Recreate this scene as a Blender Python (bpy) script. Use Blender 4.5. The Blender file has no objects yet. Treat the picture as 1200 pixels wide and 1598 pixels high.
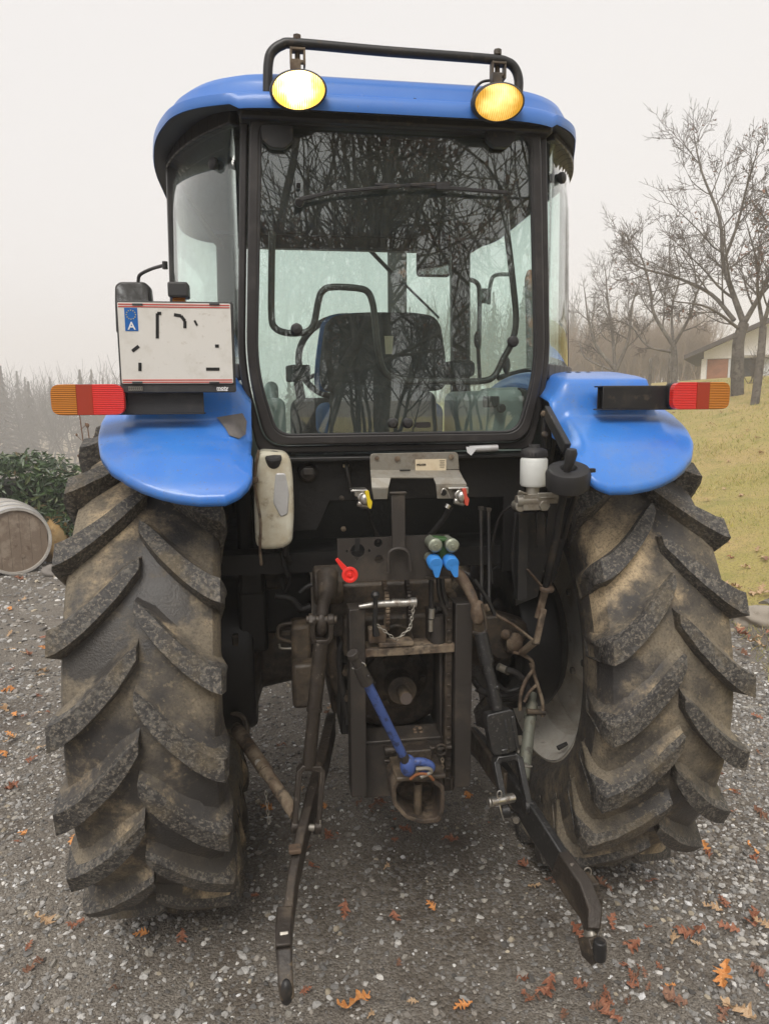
import bpy, bmesh, math, random
import numpy as np
from mathutils import Vector, Matrix
R = math.radians
random.seed(7); rng = np.random.default_rng(7)
scene = bpy.context.scene
col = scene.collection

# ------------------------------------------------------------------ camera
CAM = np.array([-0.3705, -2.4826, 1.6389]); YAW, PITCH, ROLL, FPX = 0.15393, 0.15542, -0.00634, 1140.6
_f = np.array([math.sin(YAW), math.cos(YAW), 0]); _r = np.array([math.cos(YAW), -math.sin(YAW), 0]); _u = np.array([0, 0, 1.])
CF = _f*math.cos(PITCH) - _u*math.sin(PITCH); _U = _u*math.cos(PITCH) + _f*math.sin(PITCH)
CR = _r*math.cos(ROLL) + _U*math.sin(ROLL); CU = _U*math.cos(ROLL) - _r*math.sin(ROLL)
cd = bpy.data.cameras.new("camera"); cam = bpy.data.objects.new("camera", cd); col.objects.link(cam)
m = Matrix.Identity(4)
for i in range(3):
    m[i][0] = CR[i]; m[i][1] = CU[i]; m[i][2] = -CF[i]; m[i][3] = CAM[i]
cam.matrix_world = m
cd.sensor_fit = 'VERTICAL'; cd.sensor_height = 36; cd.lens = FPX/1598*36
cd.clip_start = 0.05; cd.clip_end = 2000
scene.camera = cam

# ------------------------------------------------------------------ overcast winter daylight
SUN_EL, SUN_ROT = R(52), R(200)
world = bpy.data.worlds.new("World"); scene.world = world; world.use_nodes = True
wn = world.node_tree; wn.nodes.clear()
sky = wn.nodes.new('ShaderNodeTexSky'); sky.sky_type = 'NISHITA'; sky.sun_disc = False
sky.sun_elevation = SUN_EL; sky.sun_rotation = SUN_ROT; sky.dust_density = 6; sky.air_density = 1; sky.ozone_density = 1
hs = wn.nodes.new('ShaderNodeHueSaturation'); hs.inputs['Saturation'].default_value = 0.0
mixw = wn.nodes.new('ShaderNodeMix'); mixw.data_type = 'RGBA'; mixw.inputs[0].default_value = 0.86
mixw.inputs[7].default_value = (7.75, 7.5, 7.38, 1)            # even cloud deck
bg = wn.nodes.new('ShaderNodeBackground'); bg.inputs[1].default_value = 0.097
wo = wn.nodes.new('ShaderNodeOutputWorld')
wn.links.new(sky.outputs[0], hs.inputs['Color']); wn.links.new(hs.outputs[0], mixw.inputs[6])
wn.links.new(mixw.outputs[2], bg.inputs[0]); wn.links.new(bg.outputs[0], wo.inputs[0])
sd = bpy.data.lights.new("sun", 'SUN'); sd.energy = 1.5; sd.angle = R(25); sd.color = (1, 0.95, 0.88)
sun = bpy.data.objects.new("sun", sd); col.objects.link(sun)
sdir = Vector((-math.sin(SUN_ROT)*math.cos(SUN_EL)*-1, math.cos(SUN_ROT)*math.cos(SUN_EL), math.sin(SUN_EL)))
sun.rotation_euler = sdir.to_track_quat('Z', 'Y').to_euler(); sun.location = (0, -6, 9)
scene.view_settings.view_transform = 'Standard'; scene.view_settings.look = 'None'
scene.view_settings.exposure = 0.44; scene.view_settings.gamma = 1
scene.render.engine = 'CYCLES'
scene.cycles.max_bounces = 8; scene.cycles.transparent_max_bounces = 24; scene.cycles.volume_bounces = 3
scene.cycles.glossy_bounces = 4; scene.cycles.diffuse_bounces = 3
scene.cycles.use_denoising = True

# ------------------------------------------------------------------ helpers
def A(px, py, Y):
    """point of the place seen at photo pixel (px,py) lying at depth plane y=Y"""
    d = CF + CR*(px-600)/FPX - CU*(py-799)/FPX
    return Vector(CAM + d*((Y-CAM[1])/d[1]))
def AZ(px, py, Z=0.0):
    d = CF + CR*(px-600)/FPX - CU*(py-799)/FPX
    return Vector(CAM + d*((Z-CAM[2])/d[2]))
def AD(px, py, D):
    d = CF + CR*(px-600)/FPX - CU*(py-799)/FPX
    return Vector(CAM + d*D)

def tag(o, label=None, cat=None, group=None, kind=None):
    if label: o['label'] = label
    if cat: o['category'] = cat
    if group: o['group'] = group
    if kind: o['kind'] = kind
    return o
def empty(name, loc=(0, 0, 0), parent=None):
    o = bpy.data.objects.new(name, None); col.objects.link(o); o.location = loc; o.empty_display_size = .2
    if parent: o.parent = parent
    return o

class MB:
    def __init__(s): s.v = []; s.f = []; s.mi = []; s.m = 0
    def add(s, vs, fs):
        b = len(s.v); s.v.extend([tuple(v) for v in vs])
        for f in fs: s.f.append(tuple(b+i for i in f)); s.mi.append(s.m)
        return s
    def box(s, c, d, rot=None):
        c = Vector(c); M = rot if isinstance(rot, Matrix) else (Matrix.Rotation(0, 3, 'X') if rot is None else
            (Matrix.Rotation(rot[2], 3, 'Z') @ Matrix.Rotation(rot[1], 3, 'Y') @ Matrix.Rotation(rot[0], 3, 'X')))
        vs = [c + M @ Vector((x*d[0]/2, y*d[1]/2, z*d[2]/2)) for x in (-1, 1) for y in (-1, 1) for z in (-1, 1)]
        return s.add(vs, [(0, 1, 3, 2), (4, 6, 7, 5), (0, 4, 5, 1), (2, 3, 7, 6), (0, 2, 6, 4), (1, 5, 7, 3)])
    def bar(s, p0, p1, w, h, up=(0, 0, 1), w1=None, h1=None):
        """rectangular bar from p0 to p1; w sideways, h along up"""
        p0, p1 = Vector(p0), Vector(p1); d = (p1-p0).normalized(); u = Vector(up)
        sd_ = d.cross(u).normalized(); u = sd_.cross(d).normalized()
        w1 = w if w1 is None else w1; h1 = h if h1 is None else h1
        vs = []
        for p, a, b in ((p0, w, h), (p1, w1, h1)):
            vs += [p+sd_*a/2+u*b/2, p-sd_*a/2+u*b/2, p-sd_*a/2-u*b/2, p+sd_*a/2-u*b/2]
        return s.add(vs, [(0, 1, 2, 3), (7, 6, 5, 4), (0, 4, 5, 1), (1, 5, 6, 2), (2, 6, 7, 3), (3, 7, 4, 0)])
    def tube(s, pts, r, n=12, cap=True, closed=False):
        pts = [Vector(p) for p in pts]; rs = r if isinstance(r, (list, tuple)) else [r]*len(pts)
        N = len(pts); vs = []; prev = None
        for i, p in enumerate(pts):
            if closed: d = (pts[(i+1) % N]-pts[i-1])
            else: d = (pts[min(i+1, N-1)]-pts[max(i-1, 0)])
            if d.length < 1e-9: d = Vector((0, 0, 1))
            d.normalize()
            if prev is None:
                a = Vector((0, 0, 1)) if abs(d.z) < .9 else Vector((1, 0, 0))
                x = d.cross(a).normalized()
            else:
                x = (prev - d*prev.dot(d))
                x = x.normalized() if x.length > 1e-6 else d.orthogonal().normalized()
            prev = x; y = d.cross(x)
            vs += [p+(x*math.cos(2*math.pi*k/n)+y*math.sin(2*math.pi*k/n))*rs[i] for k in range(n)]
        fs = []
        for i in range(N if closed else N-1):
            j = (i+1) % N
            for k in range(n):
                fs.append((i*n+k, i*n+(k+1) % n, j*n+(k+1) % n, j*n+k))
        if cap and not closed: fs += [tuple(range(n))[::-1], tuple((N-1)*n+k for k in range(n))]
        return s.add(vs, fs)
    def cyl(s, p0, p1, r0, r1=None, n=20): return s.tube([p0, p1], [r0, r0 if r1 is None else r1], n)
    def lathe(s, prof, o, ax, n=40, cap=True):
        """prof: (r, a) along axis"""
        o = Vector(o); ax = Vector(ax).normalized(); x = ax.orthogonal().normalized(); y = ax.cross(x); vs = []
        for r_, a in prof: vs += [o+ax*a+(x*math.cos(2*math.pi*k/n)+y*math.sin(2*math.pi*k/n))*r_ for k in range(n)]
        fs = [(i*n+k, i*n+(k+1) % n, (i+1)*n+(k+1) % n, (i+1)*n+k) for i in range(len(prof)-1) for k in range(n)]
        if cap: fs += [tuple(range(n))[::-1], tuple((len(prof)-1)*n+k for k in range(n))]
        return s.add(vs, fs)
    def prism(s, poly, t, o=(0, 0, 0), u=(1, 0, 0), v=(0, 0, 1), holes=None):
        """poly (a,b) in plane o+u*a+v*b, thickened by t along u x v (both sides)"""
        o, u, v = Vector(o), Vector(u), Vector(v); nn = u.cross(v).normalized()*t/2; N = len(poly)
        f = [o+u*a+v*b+nn for a, b in poly]; b_ = [o+u*a+v*b-nn for a, b in poly]
        fs = [tuple(range(N)), tuple(range(2*N-1, N-1, -1))]+[(i, i+N, (i+1) % N+N, (i+1) % N) for i in range(N)]
        return s.add(f+b_, fs)
    def prism_holes(s, poly, holes, t, o=(0, 0, 0), u=(1, 0, 0), v=(0, 0, 1)):
        """flat plate with holes: holes are polygons"""
        from mathutils.geometry import tessellate_polygon
        o, u, v = Vector(o), Vector(u), Vector(v); nn = u.cross(v).normalized()*t/2
        loops = [[Vector((a, b, 0)) for a, b in L] for L in [poly]+holes]
        tris = tessellate_polygon(loops); flat = [p for L in loops for p in L]; N = len(flat)
        P = [o+u*p.x+v*p.y for p in flat]
        fs = [tuple(t_) for t_ in tris]+[tuple(i+N for i in reversed(t_)) for t_ in tris]
        k = 0
        for L in loops:
            n = len(L)
            fs += [(k+i, k+i+N, k+(i+1) % n+N, k+(i+1) % n) for i in range(n)]; k += n
        return s.add([p+nn for p in P]+[p-nn for p in P], fs)
    def ring(s, outer, inner, t, o=(0, 0, 0), u=(1, 0, 0), v=(0, 0, 1)):
        """frame between two outlines with the same point count"""
        o, u, v = Vector(o), Vector(u), Vector(v); nn = u.cross(v).normalized()*t/2; N = len(outer)
        L = [[o+u*a+v*b+k*nn for a, b in P] for P in (outer, inner) for k in (1, -1)]
        vs = sum(L, []); fs = []
        for i in range(N):
            j = (i+1) % N
            fs += [(i, j, 2*N+j, 2*N+i), (N+j, N+i, 3*N+i, 3*N+j), (j, i, N+i, N+j), (2*N+i, 2*N+j, 3*N+j, 3*N+i)]
        return s.add(vs, fs)
    def ell(s, c, rad, n=16, m_=10, rot=None):
        c = Vector(c); M = rot or Matrix.Identity(3); vs = [c+M@Vector((0, 0, rad[2]))]
        for i in range(1, m_):
            t = math.pi*i/m_
            vs += [c+M@Vector((rad[0]*math.sin(t)*math.cos(2*math.pi*k/n), rad[1]*math.sin(t)*math.sin(2*math.pi*k/n), rad[2]*math.cos(t))) for k in range(n)]
        vs.append(c-M@Vector((0, 0, rad[2]))); L = len(vs)-1
        fs = [(0, 1+k, 1+(k+1) % n) for k in range(n)]
        for i in range(m_-2):
            fs += [(1+i*n+k, 1+(i+1)*n+k, 1+(i+1)*n+(k+1) % n, 1+i*n+(k+1) % n) for k in range(n)]
        fs += [(L, 1+(m_-2)*n+(k+1) % n, 1+(m_-2)*n+k) for k in range(n)]
        return s.add(vs, fs)
    def grid(s, fn, nu, nv):
        vs = [fn(i/nu, j/nv) for j in range(nv+1) for i in range(nu+1)]
        fs = [(j*(nu+1)+i, j*(nu+1)+i+1, (j+1)*(nu+1)+i+1, (j+1)*(nu+1)+i) for j in range(nv) for i in range(nu)]
        return s.add(vs, fs)
    def build(s, name, mats, parent=None, bevel=0, seg=2, smooth=38, solid=0, sub=0, loc=None, fix=True, offset=0):
        me = bpy.data.meshes.new(name); me.from_pydata(s.v, [], s.f); me.update()
        mats = mats if isinstance(mats, (list, tuple)) else [mats]
        for mm in mats: me.materials.append(mm)
        if len(mats) > 1: me.polygons.foreach_set('material_index', s.mi)
        if fix:
            b = bmesh.new(); b.from_mesh(me); bmesh.ops.recalc_face_normals(b, faces=b.faces); b.to_mesh(me); b.free()
        if smooth:
            me.polygons.foreach_set('use_smooth', [True]*len(me.polygons)); me.set_sharp_from_angle(angle=R(smooth))
        o = bpy.data.objects.new(name, me); col.objects.link(o)
        if loc is not None: o.location = loc
        if parent: o.parent = parent
        if solid:
            q = o.modifiers.new('thickness', 'SOLIDIFY'); q.thickness = solid; q.offset = offset; q.use_even_offset = True
        if sub:
            q = o.modifiers.new('sub', 'SUBSURF'); q.levels = sub; q.render_levels = sub
        if bevel:
            q = o.modifiers.new('bevel', 'BEVEL'); q.width = bevel; q.segments = seg; q.limit_method = 'ANGLE'; q.angle_limit = R(35)
        return o

def rpoly(pts, rad, n=6):
    """round the corners of a polygon"""
    out = []; N = len(pts); rad = rad if isinstance(rad, (list, tuple)) else [rad]*N
    for i, p in enumerate(pts):
        p = Vector(p); a = Vector(pts[i-1])-p; b = Vector(pts[(i+1) % N])-p
        r_ = min(rad[i], a.length*.49, b.length*.49)
        if r_ <= 0: out.append(tuple(p)); continue
        A_, B_ = p+a.normalized()*r_, p+b.normalized()*r_
        for k in range(n+1):
            t = k/n; q = A_*(1-t)**2+p*2*t*(1-t)+B_*t*t; out.append((q.x, q.y))
    return out
def rect(x0, z0, x1, z1): return [(x0, z0), (x1, z0), (x1, z1), (x0, z1)]
def circ(cx, cz, r_, n=20): return [(cx+r_*math.cos(2*math.pi*k/n), cz+r_*math.sin(2*math.pi*k/n)) for k in range(n)]
def curve(pts, n=6):
    """catmull-rom through the points"""
    P = [Vector(p) for p in pts]; P = [P[0]*2-P[1]]+P+[P[-1]*2-P[-2]]; out = []
    for i in range(1, len(P)-2):
        for k in range(n):
            t = k/n
            out.append(.5*((2*P[i])+(P[i+1]-P[i-1])*t+(2*P[i-1]-5*P[i]+4*P[i+1]-P[i+2])*t*t+(3*P[i]-P[i-1]-3*P[i+1]+P[i+2])*t**3))
    out.append(P[-2]); return out
def text_mesh(body, size, depth=0.001, off=0):
    c = bpy.data.curves.new('txt', 'FONT'); c.body = body; c.size = size; c.extrude = depth; c.offset = off; c.align_x = 'CENTER'; c.align_y = 'CENTER'
    o = bpy.data.objects.new('txt', c); col.objects.link(o)
    me = bpy.data.meshes.new_from_object(o.evaluated_get(bpy.context.evaluated_depsgraph_get()))
    bpy.data.objects.remove(o); bpy.data.curves.remove(c)
    return me
def put_text(mb, body, size, o, u=(1, 0, 0), v=(0, 0, 1), sx=1, sy=1, bold=0):
    me = text_mesh(body, size, .0006, bold*.5); o, u, v = Vector(o), Vector(u), Vector(v); n = u.cross(v)
    vs = [o+u*p.co.x*sx+v*p.co.y*sy+n*p.co.z for p in me.vertices]
    mb.add(vs, [tuple(p.vertices) for p in me.polygons])

# ------------------------------------------------------------------ materials
def mat(name, base, rough=.5, metal=0, layers=(), bump=0, bscale=60, coat=0, rvar=0, spec=.5, attr=None, coords='Object', sheen=0, bump2=0, b2scale=8):
    """layers: (colour, scale, lo, hi, amount[, rough]) noise masks painted over the base"""
    M = bpy.data.materials.new(name); M.use_nodes = True; n = M.node_tree.nodes; L = M.node_tree.links
    b = n['Principled BSDF']; b.inputs['Roughness'].default_value = rough; b.inputs['Metallic'].default_value = metal
    b.inputs['Specular IOR Level'].default_value = spec; b.inputs['Coat Weight'].default_value = coat; b.inputs['Coat Roughness'].default_value = .12
    if coords == 'World':
        tc = n.new('ShaderNodeNewGeometry').outputs['Position']
    else: tc = n.new('ShaderNodeTexCoord').outputs[coords]
    if attr:
        a = n.new('ShaderNodeAttribute'); a.attribute_name = attr; cur = a.outputs['Color']
    else:
        rgb = n.new('ShaderNodeRGB'); rgb.outputs[0].default_value = (*base, 1); cur = rgb.outputs[0]
    rv = n.new('ShaderNodeValue'); rv.outputs[0].default_value = rough; rc = rv.outputs[0]
    for i, ly in enumerate(layers):
        c, sc, lo, hi, am = ly[:5]
        t = n.new('ShaderNodeTexNoise'); t.inputs['Scale'].default_value = sc; t.inputs['Detail'].default_value = 8; t.inputs['Roughness'].default_value = .65
        if i:
            ad = n.new('ShaderNodeVectorMath'); ad.operation = 'ADD'; ad.inputs[1].default_value = (3.1*i, 7.7*i, 1.3*i); L.new(tc, ad.inputs[0]); L.new(ad.outputs[0], t.inputs['Vector'])
        else: L.new(tc, t.inputs['Vector'])
        mr = n.new('ShaderNodeMapRange'); mr.inputs[1].default_value = lo; mr.inputs[2].default_value = hi; mr.inputs[4].default_value = am; mr.interpolation_type = 'SMOOTHSTEP'
        L.new(t.outputs[0], mr.inputs[0])
        mx = n.new('ShaderNodeMix'); mx.data_type = 'RGBA'; L.new(mr.outputs[0], mx.inputs[0]); L.new(cur, mx.inputs[6]); mx.inputs[7].default_value = (*c, 1); cur = mx.outputs[2]
        if len(ly) > 5:
            m2 = n.new('ShaderNodeMix'); m2.data_type = 'FLOAT'; L.new(mr.outputs[0], m2.inputs[0]); L.new(rc, m2.inputs[2]); m2.inputs[3].default_value = ly[5]; rc = m2.outputs[0]
    L.new(cur, b.inputs['Base Color'])
    if rvar:
        t = n.new('ShaderNodeTexNoise'); t.inputs['Scale'].default_value = 14; t.inputs['Detail'].default_value = 6; L.new(tc, t.inputs['Vector'])
        ma = n.new('ShaderNodeMath'); ma.operation = 'MULTIPLY_ADD'; L.new(t.outputs[0], ma.inputs[0]); ma.inputs[1].default_value = rvar*2; ma.inputs[2].default_value = -rvar
        m3 = n.new('ShaderNodeMath'); m3.operation = 'ADD'; m3.use_clamp = True; L.new(ma.outputs[0], m3.inputs[0]); L.new(rc, m3.inputs[1]); rc = m3.outputs[0]
    L.new(rc, b.inputs['Roughness'])
    if bump:
        t = n.new('ShaderNodeTexNoise'); t.inputs['Scale'].default_value = bscale; t.inputs['Detail'].default_value = 7; t.inputs['Roughness'].default_value = .6; L.new(tc, t.inputs['Vector'])
        bp = n.new('ShaderNodeBump'); bp.inputs['Strength'].default_value = bump; bp.inputs['Distance'].default_value = .004; L.new(t.outputs[0], bp.inputs['Height'])
        if bump2:
            t2 = n.new('ShaderNodeTexNoise'); t2.inputs['Scale'].default_value = b2scale; t2.inputs['Detail'].default_value = 3; L.new(tc, t2.inputs['Vector'])
            bp2 = n.new('ShaderNodeBump'); bp2.inputs['Strength'].default_value = bump2; bp2.inputs['Distance'].default_value = .01; L.new(t2.outputs[0], bp2.inputs['Height']); L.new(bp2.outputs[0], bp.inputs['Normal'])
        L.new(bp.outputs[0], b.inputs['Normal'])
    return M

DIRT = (.20, .145, .09)
M = {}
M['blue'] = mat('blue_paint', (.035, .185, .64), .34, layers=[((.07, .27, .72), 2.2, .35, .7, .6), ((.10, .16, .27), 45, .64, .74, .6, .6), ((.22, .27, .36), 7, .46, .78, .42, .75), ((.14, .18, .25), 150, .58, .66, .5, .8), ((.05, .06, .08), 28, .70, .74, .8, .7)], coat=.35, bump=.04, bscale=8, rvar=.06)
M['roofblue'] = mat('blue_roof_paint', (.055, .19, .60), .38, layers=[((.10, .25, .62), 1.8, .35, .7, .55), ((.14, .16, .2), 55, .63, .72, .6, .6), ((.26, .29, .33), 7, .48, .80, .40, .75)], coat=.2, bump=.05, bscale=10, rvar=.08)
M['black'] = mat('black_painted_steel', (.016, .0155, .016), .45, layers=[(DIRT, 7, .5, .8, .35, .8), ((.10, .075, .05), 40, .56, .7, .5, .85)], bump=.15, bscale=90, rvar=.1)
M['frame'] = mat('black_cab_frame', (.030, .027, .027), .38, layers=[((.075, .068, .062), 12, .45, .75, .5, .65)], bump=.05, bscale=60)
M['rubberseal'] = mat('black_rubber', (.022, .021, .022), .55, layers=[((.09, .08, .07), 20, .5, .75, .35, .8)], bump=.1, bscale=80)
M['plastic'] = mat('charcoal_plastic', (.035, .035, .037), .5, layers=[((.12, .11, .10), 18, .5, .75, .4, .75)], bump=.25, bscale=400)
M['grime'] = mat('oily_dirty_iron', (.028, .022, .018), .5, layers=[((.24, .175, .11), 6, .42, .7, .65, .85), ((.07, .055, .04), 30, .45, .6, .8, .4), ((.30, .22, .13), 34, .62, .72, .5, .9)], bump=.6, bscale=70, rvar=.15)
M['grimedark'] = mat('dark_grease', (.007, .0065, .0065), .5, layers=[((.04, .03, .02), 8, .52, .78, .5, .85)], bump=.4, bscale=50, rvar=.15)
M['link'] = mat('worn_link_steel', (.04, .032, .026), .42, metal=.35, layers=[((.15, .115, .08), 10, .48, .7, .6, .8), ((.22, .19, .16), 45, .62, .7, .8, .45)], bump=.5, bscale=80, rvar=.12)
M['linkblack'] = mat('new_black_link', (.014, .0135, .0135), .42, layers=[((.13, .12, .11), 120, .56, .66, .5, .7), ((.10, .08, .06), 16, .58, .75, .4, .75)], bump=.12, bscale=90, coat=.2)
M['rustiron'] = mat('muddy_rusty_iron', (.10, .065, .042), .75, layers=[((.27, .215, .15), 9, .4, .62, .8, .9), ((.04, .03, .024), 25, .5, .62, .8, .6)], bump=.8, bscale=45)
M['post'] = mat('grey_brown_steel_post', (.042, .036, .032), .5, metal=.2, layers=[((.12, .095, .07), 8, .48, .7, .5, .8)], bump=.25, bscale=60)
M['silver'] = mat('dull_zinc', (.36, .34, .30), .45, metal=.75, layers=[((.16, .11, .07), 10, .5, .68, .75, .85), ((.28, .25, .2), 30, .45, .6, .5, .6)], bump=.2, bscale=60)
M['chrome'] = mat('bright_worn_steel', (.62, .60, .56), .28, metal=.95, layers=[((.16, .11, .07), 30, .52, .66, .75, .8)], bump=.2, bscale=60)
M['galv'] = mat('greenish_grey_tube', (.19, .195, .16), .5, metal=.3, layers=[((.30, .25, .17), 14, .48, .66, .6, .85), ((.07, .06, .05), 30, .55, .68, .7, .6)], bump=.4, bscale=70)
M['tank'] = mat('dirty_translucent_tank', (.62, .60, .50), .45, layers=[((.40, .33, .21), 7, .40, .66, .85, .7), ((.22, .17, .11), 26, .56, .72, .8, .8), ((.5, .55, .42), 5, .5, .7, .4)], bump=.15, bscale=40)
M['tape'] = mat('silver_tape', (.50, .50, .50), .42, metal=.3, layers=[((.34, .31, .27), 14, .5, .7, .5)], bump=.5, bscale=30)
M['brakefluid'] = mat('milky_reservoir', (.66, .67, .64), .4, layers=[((.42, .42, .40), 8, .5, .7, .3)])
M['rim'] = mat('cream_rim_paint', (.86, .82, .74), .5, layers=[((.50, .40, .29), 6, .45, .70, .55, .8), ((.20, .15, .10), 16, .60, .74, .55, .85)], bump=.2, bscale=50)
M['hitch'] = mat('rusty_dark_hitch', (.055, .038, .026), .8, layers=[((.17, .13, .09), 14, .46, .64, .8, .9), ((.02, .016, .013), 30, .5, .62, .8, .6)], bump=.8, bscale=45)
M['bluetool'] = mat('worn_blue_tool_paint', (.05, .09, .27), .45, layers=[((.02, .025, .06), 40, .5, .62, .8, .7), (DIRT, 9, .55, .75, .4, .8)], bump=.2)
M['redcap'] = mat('red_plastic', (.80, .03, .022), .4, layers=[((.5, .02, .015), 20, .5, .7, .4)])
M['bluecap'] = mat('light_blue_plastic', (.04, .24, .66), .42, layers=[((.03, .10, .3), 25, .52, .7, .5)])
M['yellowcap'] = mat('yellow_plastic', (.75, .56, .02), .42, layers=[((.2, .15, .06), 25, .55, .7, .6)])
M['green'] = mat('dark_green_plastic', (.04, .10, .03), .5)
M['greenish'] = mat('grey_coupler', (.32, .34, .27), .4, metal=.5, layers=[((.10, .09, .07), 20, .5, .68, .7)])
M['hose'] = mat('rubber_hose', (.016, .015, .015), .5, layers=[((.10, .08, .06), 9, .5, .75, .5, .85)], bump=.3, bscale=120)
M['tread'] = mat('muddy_tyre_rubber', (.050, .046, .044), .58, layers=[((.27, .225, .16), 3.2, .40, .64, .85, .9), ((.66, .51, .32), 3.0, .50, .66, .85, .95), ((.07, .06, .05), 150, .48, .60, .45, .85), ((.36, .29, .19), 70, .56, .64, .35, .95), ((.045, .042, .041), 2.8, .51, .60, .92, .38)], bump=.5, bscale=160, bump2=.3, b2scale=14, rvar=.1)
M['lug'] = mat('scuffed_tyre_lugs', (.045, .042, .04), .62, layers=[((.21, .195, .17), 75, .44, .66, .65, .9), ((.035, .032, .031), 11, .46, .62, .75, .5), ((.24, .21, .17), 130, .52, .6, .7, .95), ((.17, .135, .085), 6, .5, .68, .6, .95)], bump=.8, bscale=150, bump2=.3, b2scale=20)
M['side'] = mat('tyre_sidewall', (.058, .052, .047), .5, layers=[((.30, .24, .16), 5, .42, .66, .7, .9), ((.22, .17, .11), 30, .55, .64, .5, .95), ((.03, .027, .025), 70, .5, .6, .6, .6)], bump=.35, bscale=120, rvar=.1)
M['seat'] = mat('dark_seat_cloth', (.035, .038, .042), .9, layers=[((.07, .07, .07), 30, .45, .7, .5)], bump=.3, bscale=200)
M['seatblue'] = mat('blue_seat_cloth', (.04, .12, .30), .85, bump=.3, bscale=200)
M['console'] = mat('grey_green_cab_plastic', (.33, .37, .35), .5, layers=[((.2, .22, .2), 10, .5, .7, .4)], bump=.1, bscale=90)
M['liner'] = mat('dark_headliner', (.045, .045, .045), .85, bump=.2, bscale=90)
M['plate'] = mat('white_plate', (.72, .70, .66), .35, layers=[((.52, .49, .42), 16, .48, .74, .5), ((.42, .36, .28), 60, .6, .7, .35)])
M['ink'] = mat('black_ink', (.012, .012, .012), .4)
M['euroblue'] = mat('flag_blue', (.01, .12, .42), .35)
M['starcol'] = mat('pale_yellow_stars', (.65, .55, .2), .4)
M['white'] = mat('white_print', (.78, .78, .78), .4)
M['platered'] = mat('red_plate_line', (.55, .06, .05), .4)
M['bare'] = mat('bare_grey_primer', (.16, .145, .135), .5, layers=[((.22, .2, .18), 30, .5, .7, .5)])
M['paper'] = mat('paper_sticker', (.66, .56, .40), .6, layers=[((.5, .38, .24), 30, .5, .7, .5)])
M['rust'] = mat('rust', (.22, .08, .03), .8, layers=[((.35, .16, .06), 40, .45, .6, .7)], bump=.4)
M['mirrorglass'] = mat('mirror_glass', (.8, .82, .82), .03, metal=1)

def glass(name, tint, refl=1.0, dirt=.25, ior=1.5):
    G = bpy.data.materials.new(name); G.use_nodes = True; n = G.node_tree.nodes; L = G.node_tree.links; n.clear()
    out = n.new('ShaderNodeOutputMaterial'); tr = n.new('ShaderNodeBsdfTransparent'); tr.inputs[0].default_value = (*tint, 1)
    gl = n.new('ShaderNodeBsdfGlossy'); gl.inputs['Roughness'].default_value = .004; gl.inputs[0].default_value = (1, 1, 1, 1)
    fr = n.new('ShaderNodeFresnel'); gb = n.new('ShaderNodeNewGeometry'); im = n.new('ShaderNodeMapRange'); im.inputs[3].default_value = ior; im.inputs[4].default_value = 1/ior; L.new(gb.outputs['Backfacing'], im.inputs[0]); L.new(im.outputs[0], fr.inputs[0])
    mu = n.new('ShaderNodeMath'); mu.operation = 'MULTIPLY'; mu.inputs[1].default_value = refl; L.new(fr.outputs[0], mu.inputs[0])
    mx = n.new('ShaderNodeMixShader'); L.new(mu.outputs[0], mx.inputs[0]); L.new(tr.outputs[0], mx.inputs[1]); L.new(gl.outputs[0], mx.inputs[2])
    df = n.new('ShaderNodeBsdfDiffuse'); df.inputs[0].default_value = (.42, .42, .38, 1)
    tc = n.new('ShaderNodeTexCoord'); mp = n.new('ShaderNodeMapping'); mp.inputs['Scale'].default_value = (30, 30, 14); L.new(tc.outputs['Object'], mp.inputs[0])
    t = n.new('ShaderNodeTexNoise'); t.inputs['Scale'].default_value = 1; t.inputs['Detail'].default_value = 6; t.inputs['Roughness'].default_value = .7; L.new(mp.outputs[0], t.inputs['Vector'])
    mr = n.new('ShaderNodeMapRange'); mr.inputs[1].default_value = .45; mr.inputs[2].default_value = .75; mr.inputs[3].default_value = dirt*.12; mr.inputs[4].default_value = dirt
    L.new(t.outputs[0], mr.inputs[0]); m2 = n.new('ShaderNodeMixShader'); L.new(mr.outputs[0], m2.inputs[0]); L.new(mx.outputs[0], m2.inputs[1]); L.new(df.outputs[0], m2.inputs[2])
    L.new(m2.outputs[0], out.inputs[0]); return G
M['doorglass'] = glass('door_tinted_glass', (.935, .995, .975), .5, .05)
M['glass'] = glass('tinted_green_glass', (.935, .995, .975), 1.3, .06)
M['rearglass'] = glass('rear_tinted_green_glass', (.935, .995, .975), 2.5, .045)

def lens(name, colr, emit, bands, axis='X'):
    G = mat(name, colr, .18, coat=.5); n = G.node_tree.nodes; L = G.node_tree.links; b = n['Principled BSDF']
    tc = n.new('ShaderNodeTexCoord'); w = n.new('ShaderNodeTexWave'); w.bands_direction = axis; w.inputs['Scale'].default_value = bands; w.inputs['Distortion'].default_value = .3
    L.new(tc.outputs['Object'], w.inputs['Vector']); bp = n.new('ShaderNodeBump'); bp.inputs['Strength'].default_value = .8; bp.inputs['Distance'].default_value = .004
    cw = b.inputs['Base Color'].links[0].from_socket; mw = n.new('ShaderNodeMix'); mw.data_type = 'RGBA'; mq = n.new('ShaderNodeMath'); mq.operation = 'MULTIPLY'; mq.inputs[1].default_value = .55; L.new(w.outputs[0], mq.inputs[0]); L.new(mq.outputs[0], mw.inputs[0]); L.new(cw, mw.inputs[6]); mw.inputs[7].default_value = (colr[0]*.35, colr[1]*.3, colr[2]*.3, 1); L.new(mw.outputs[2], b.inputs['Base Color'])
    L.new(w.outputs[0], bp.inputs['Height']); L.new(bp.outputs[0], b.inputs['Normal'])
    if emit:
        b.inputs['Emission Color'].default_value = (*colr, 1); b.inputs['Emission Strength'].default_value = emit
    return G
M['redlens'] = lens('red_ribbed_lens', (.70, .025, .018), .22, 70, 'Z')
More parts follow.
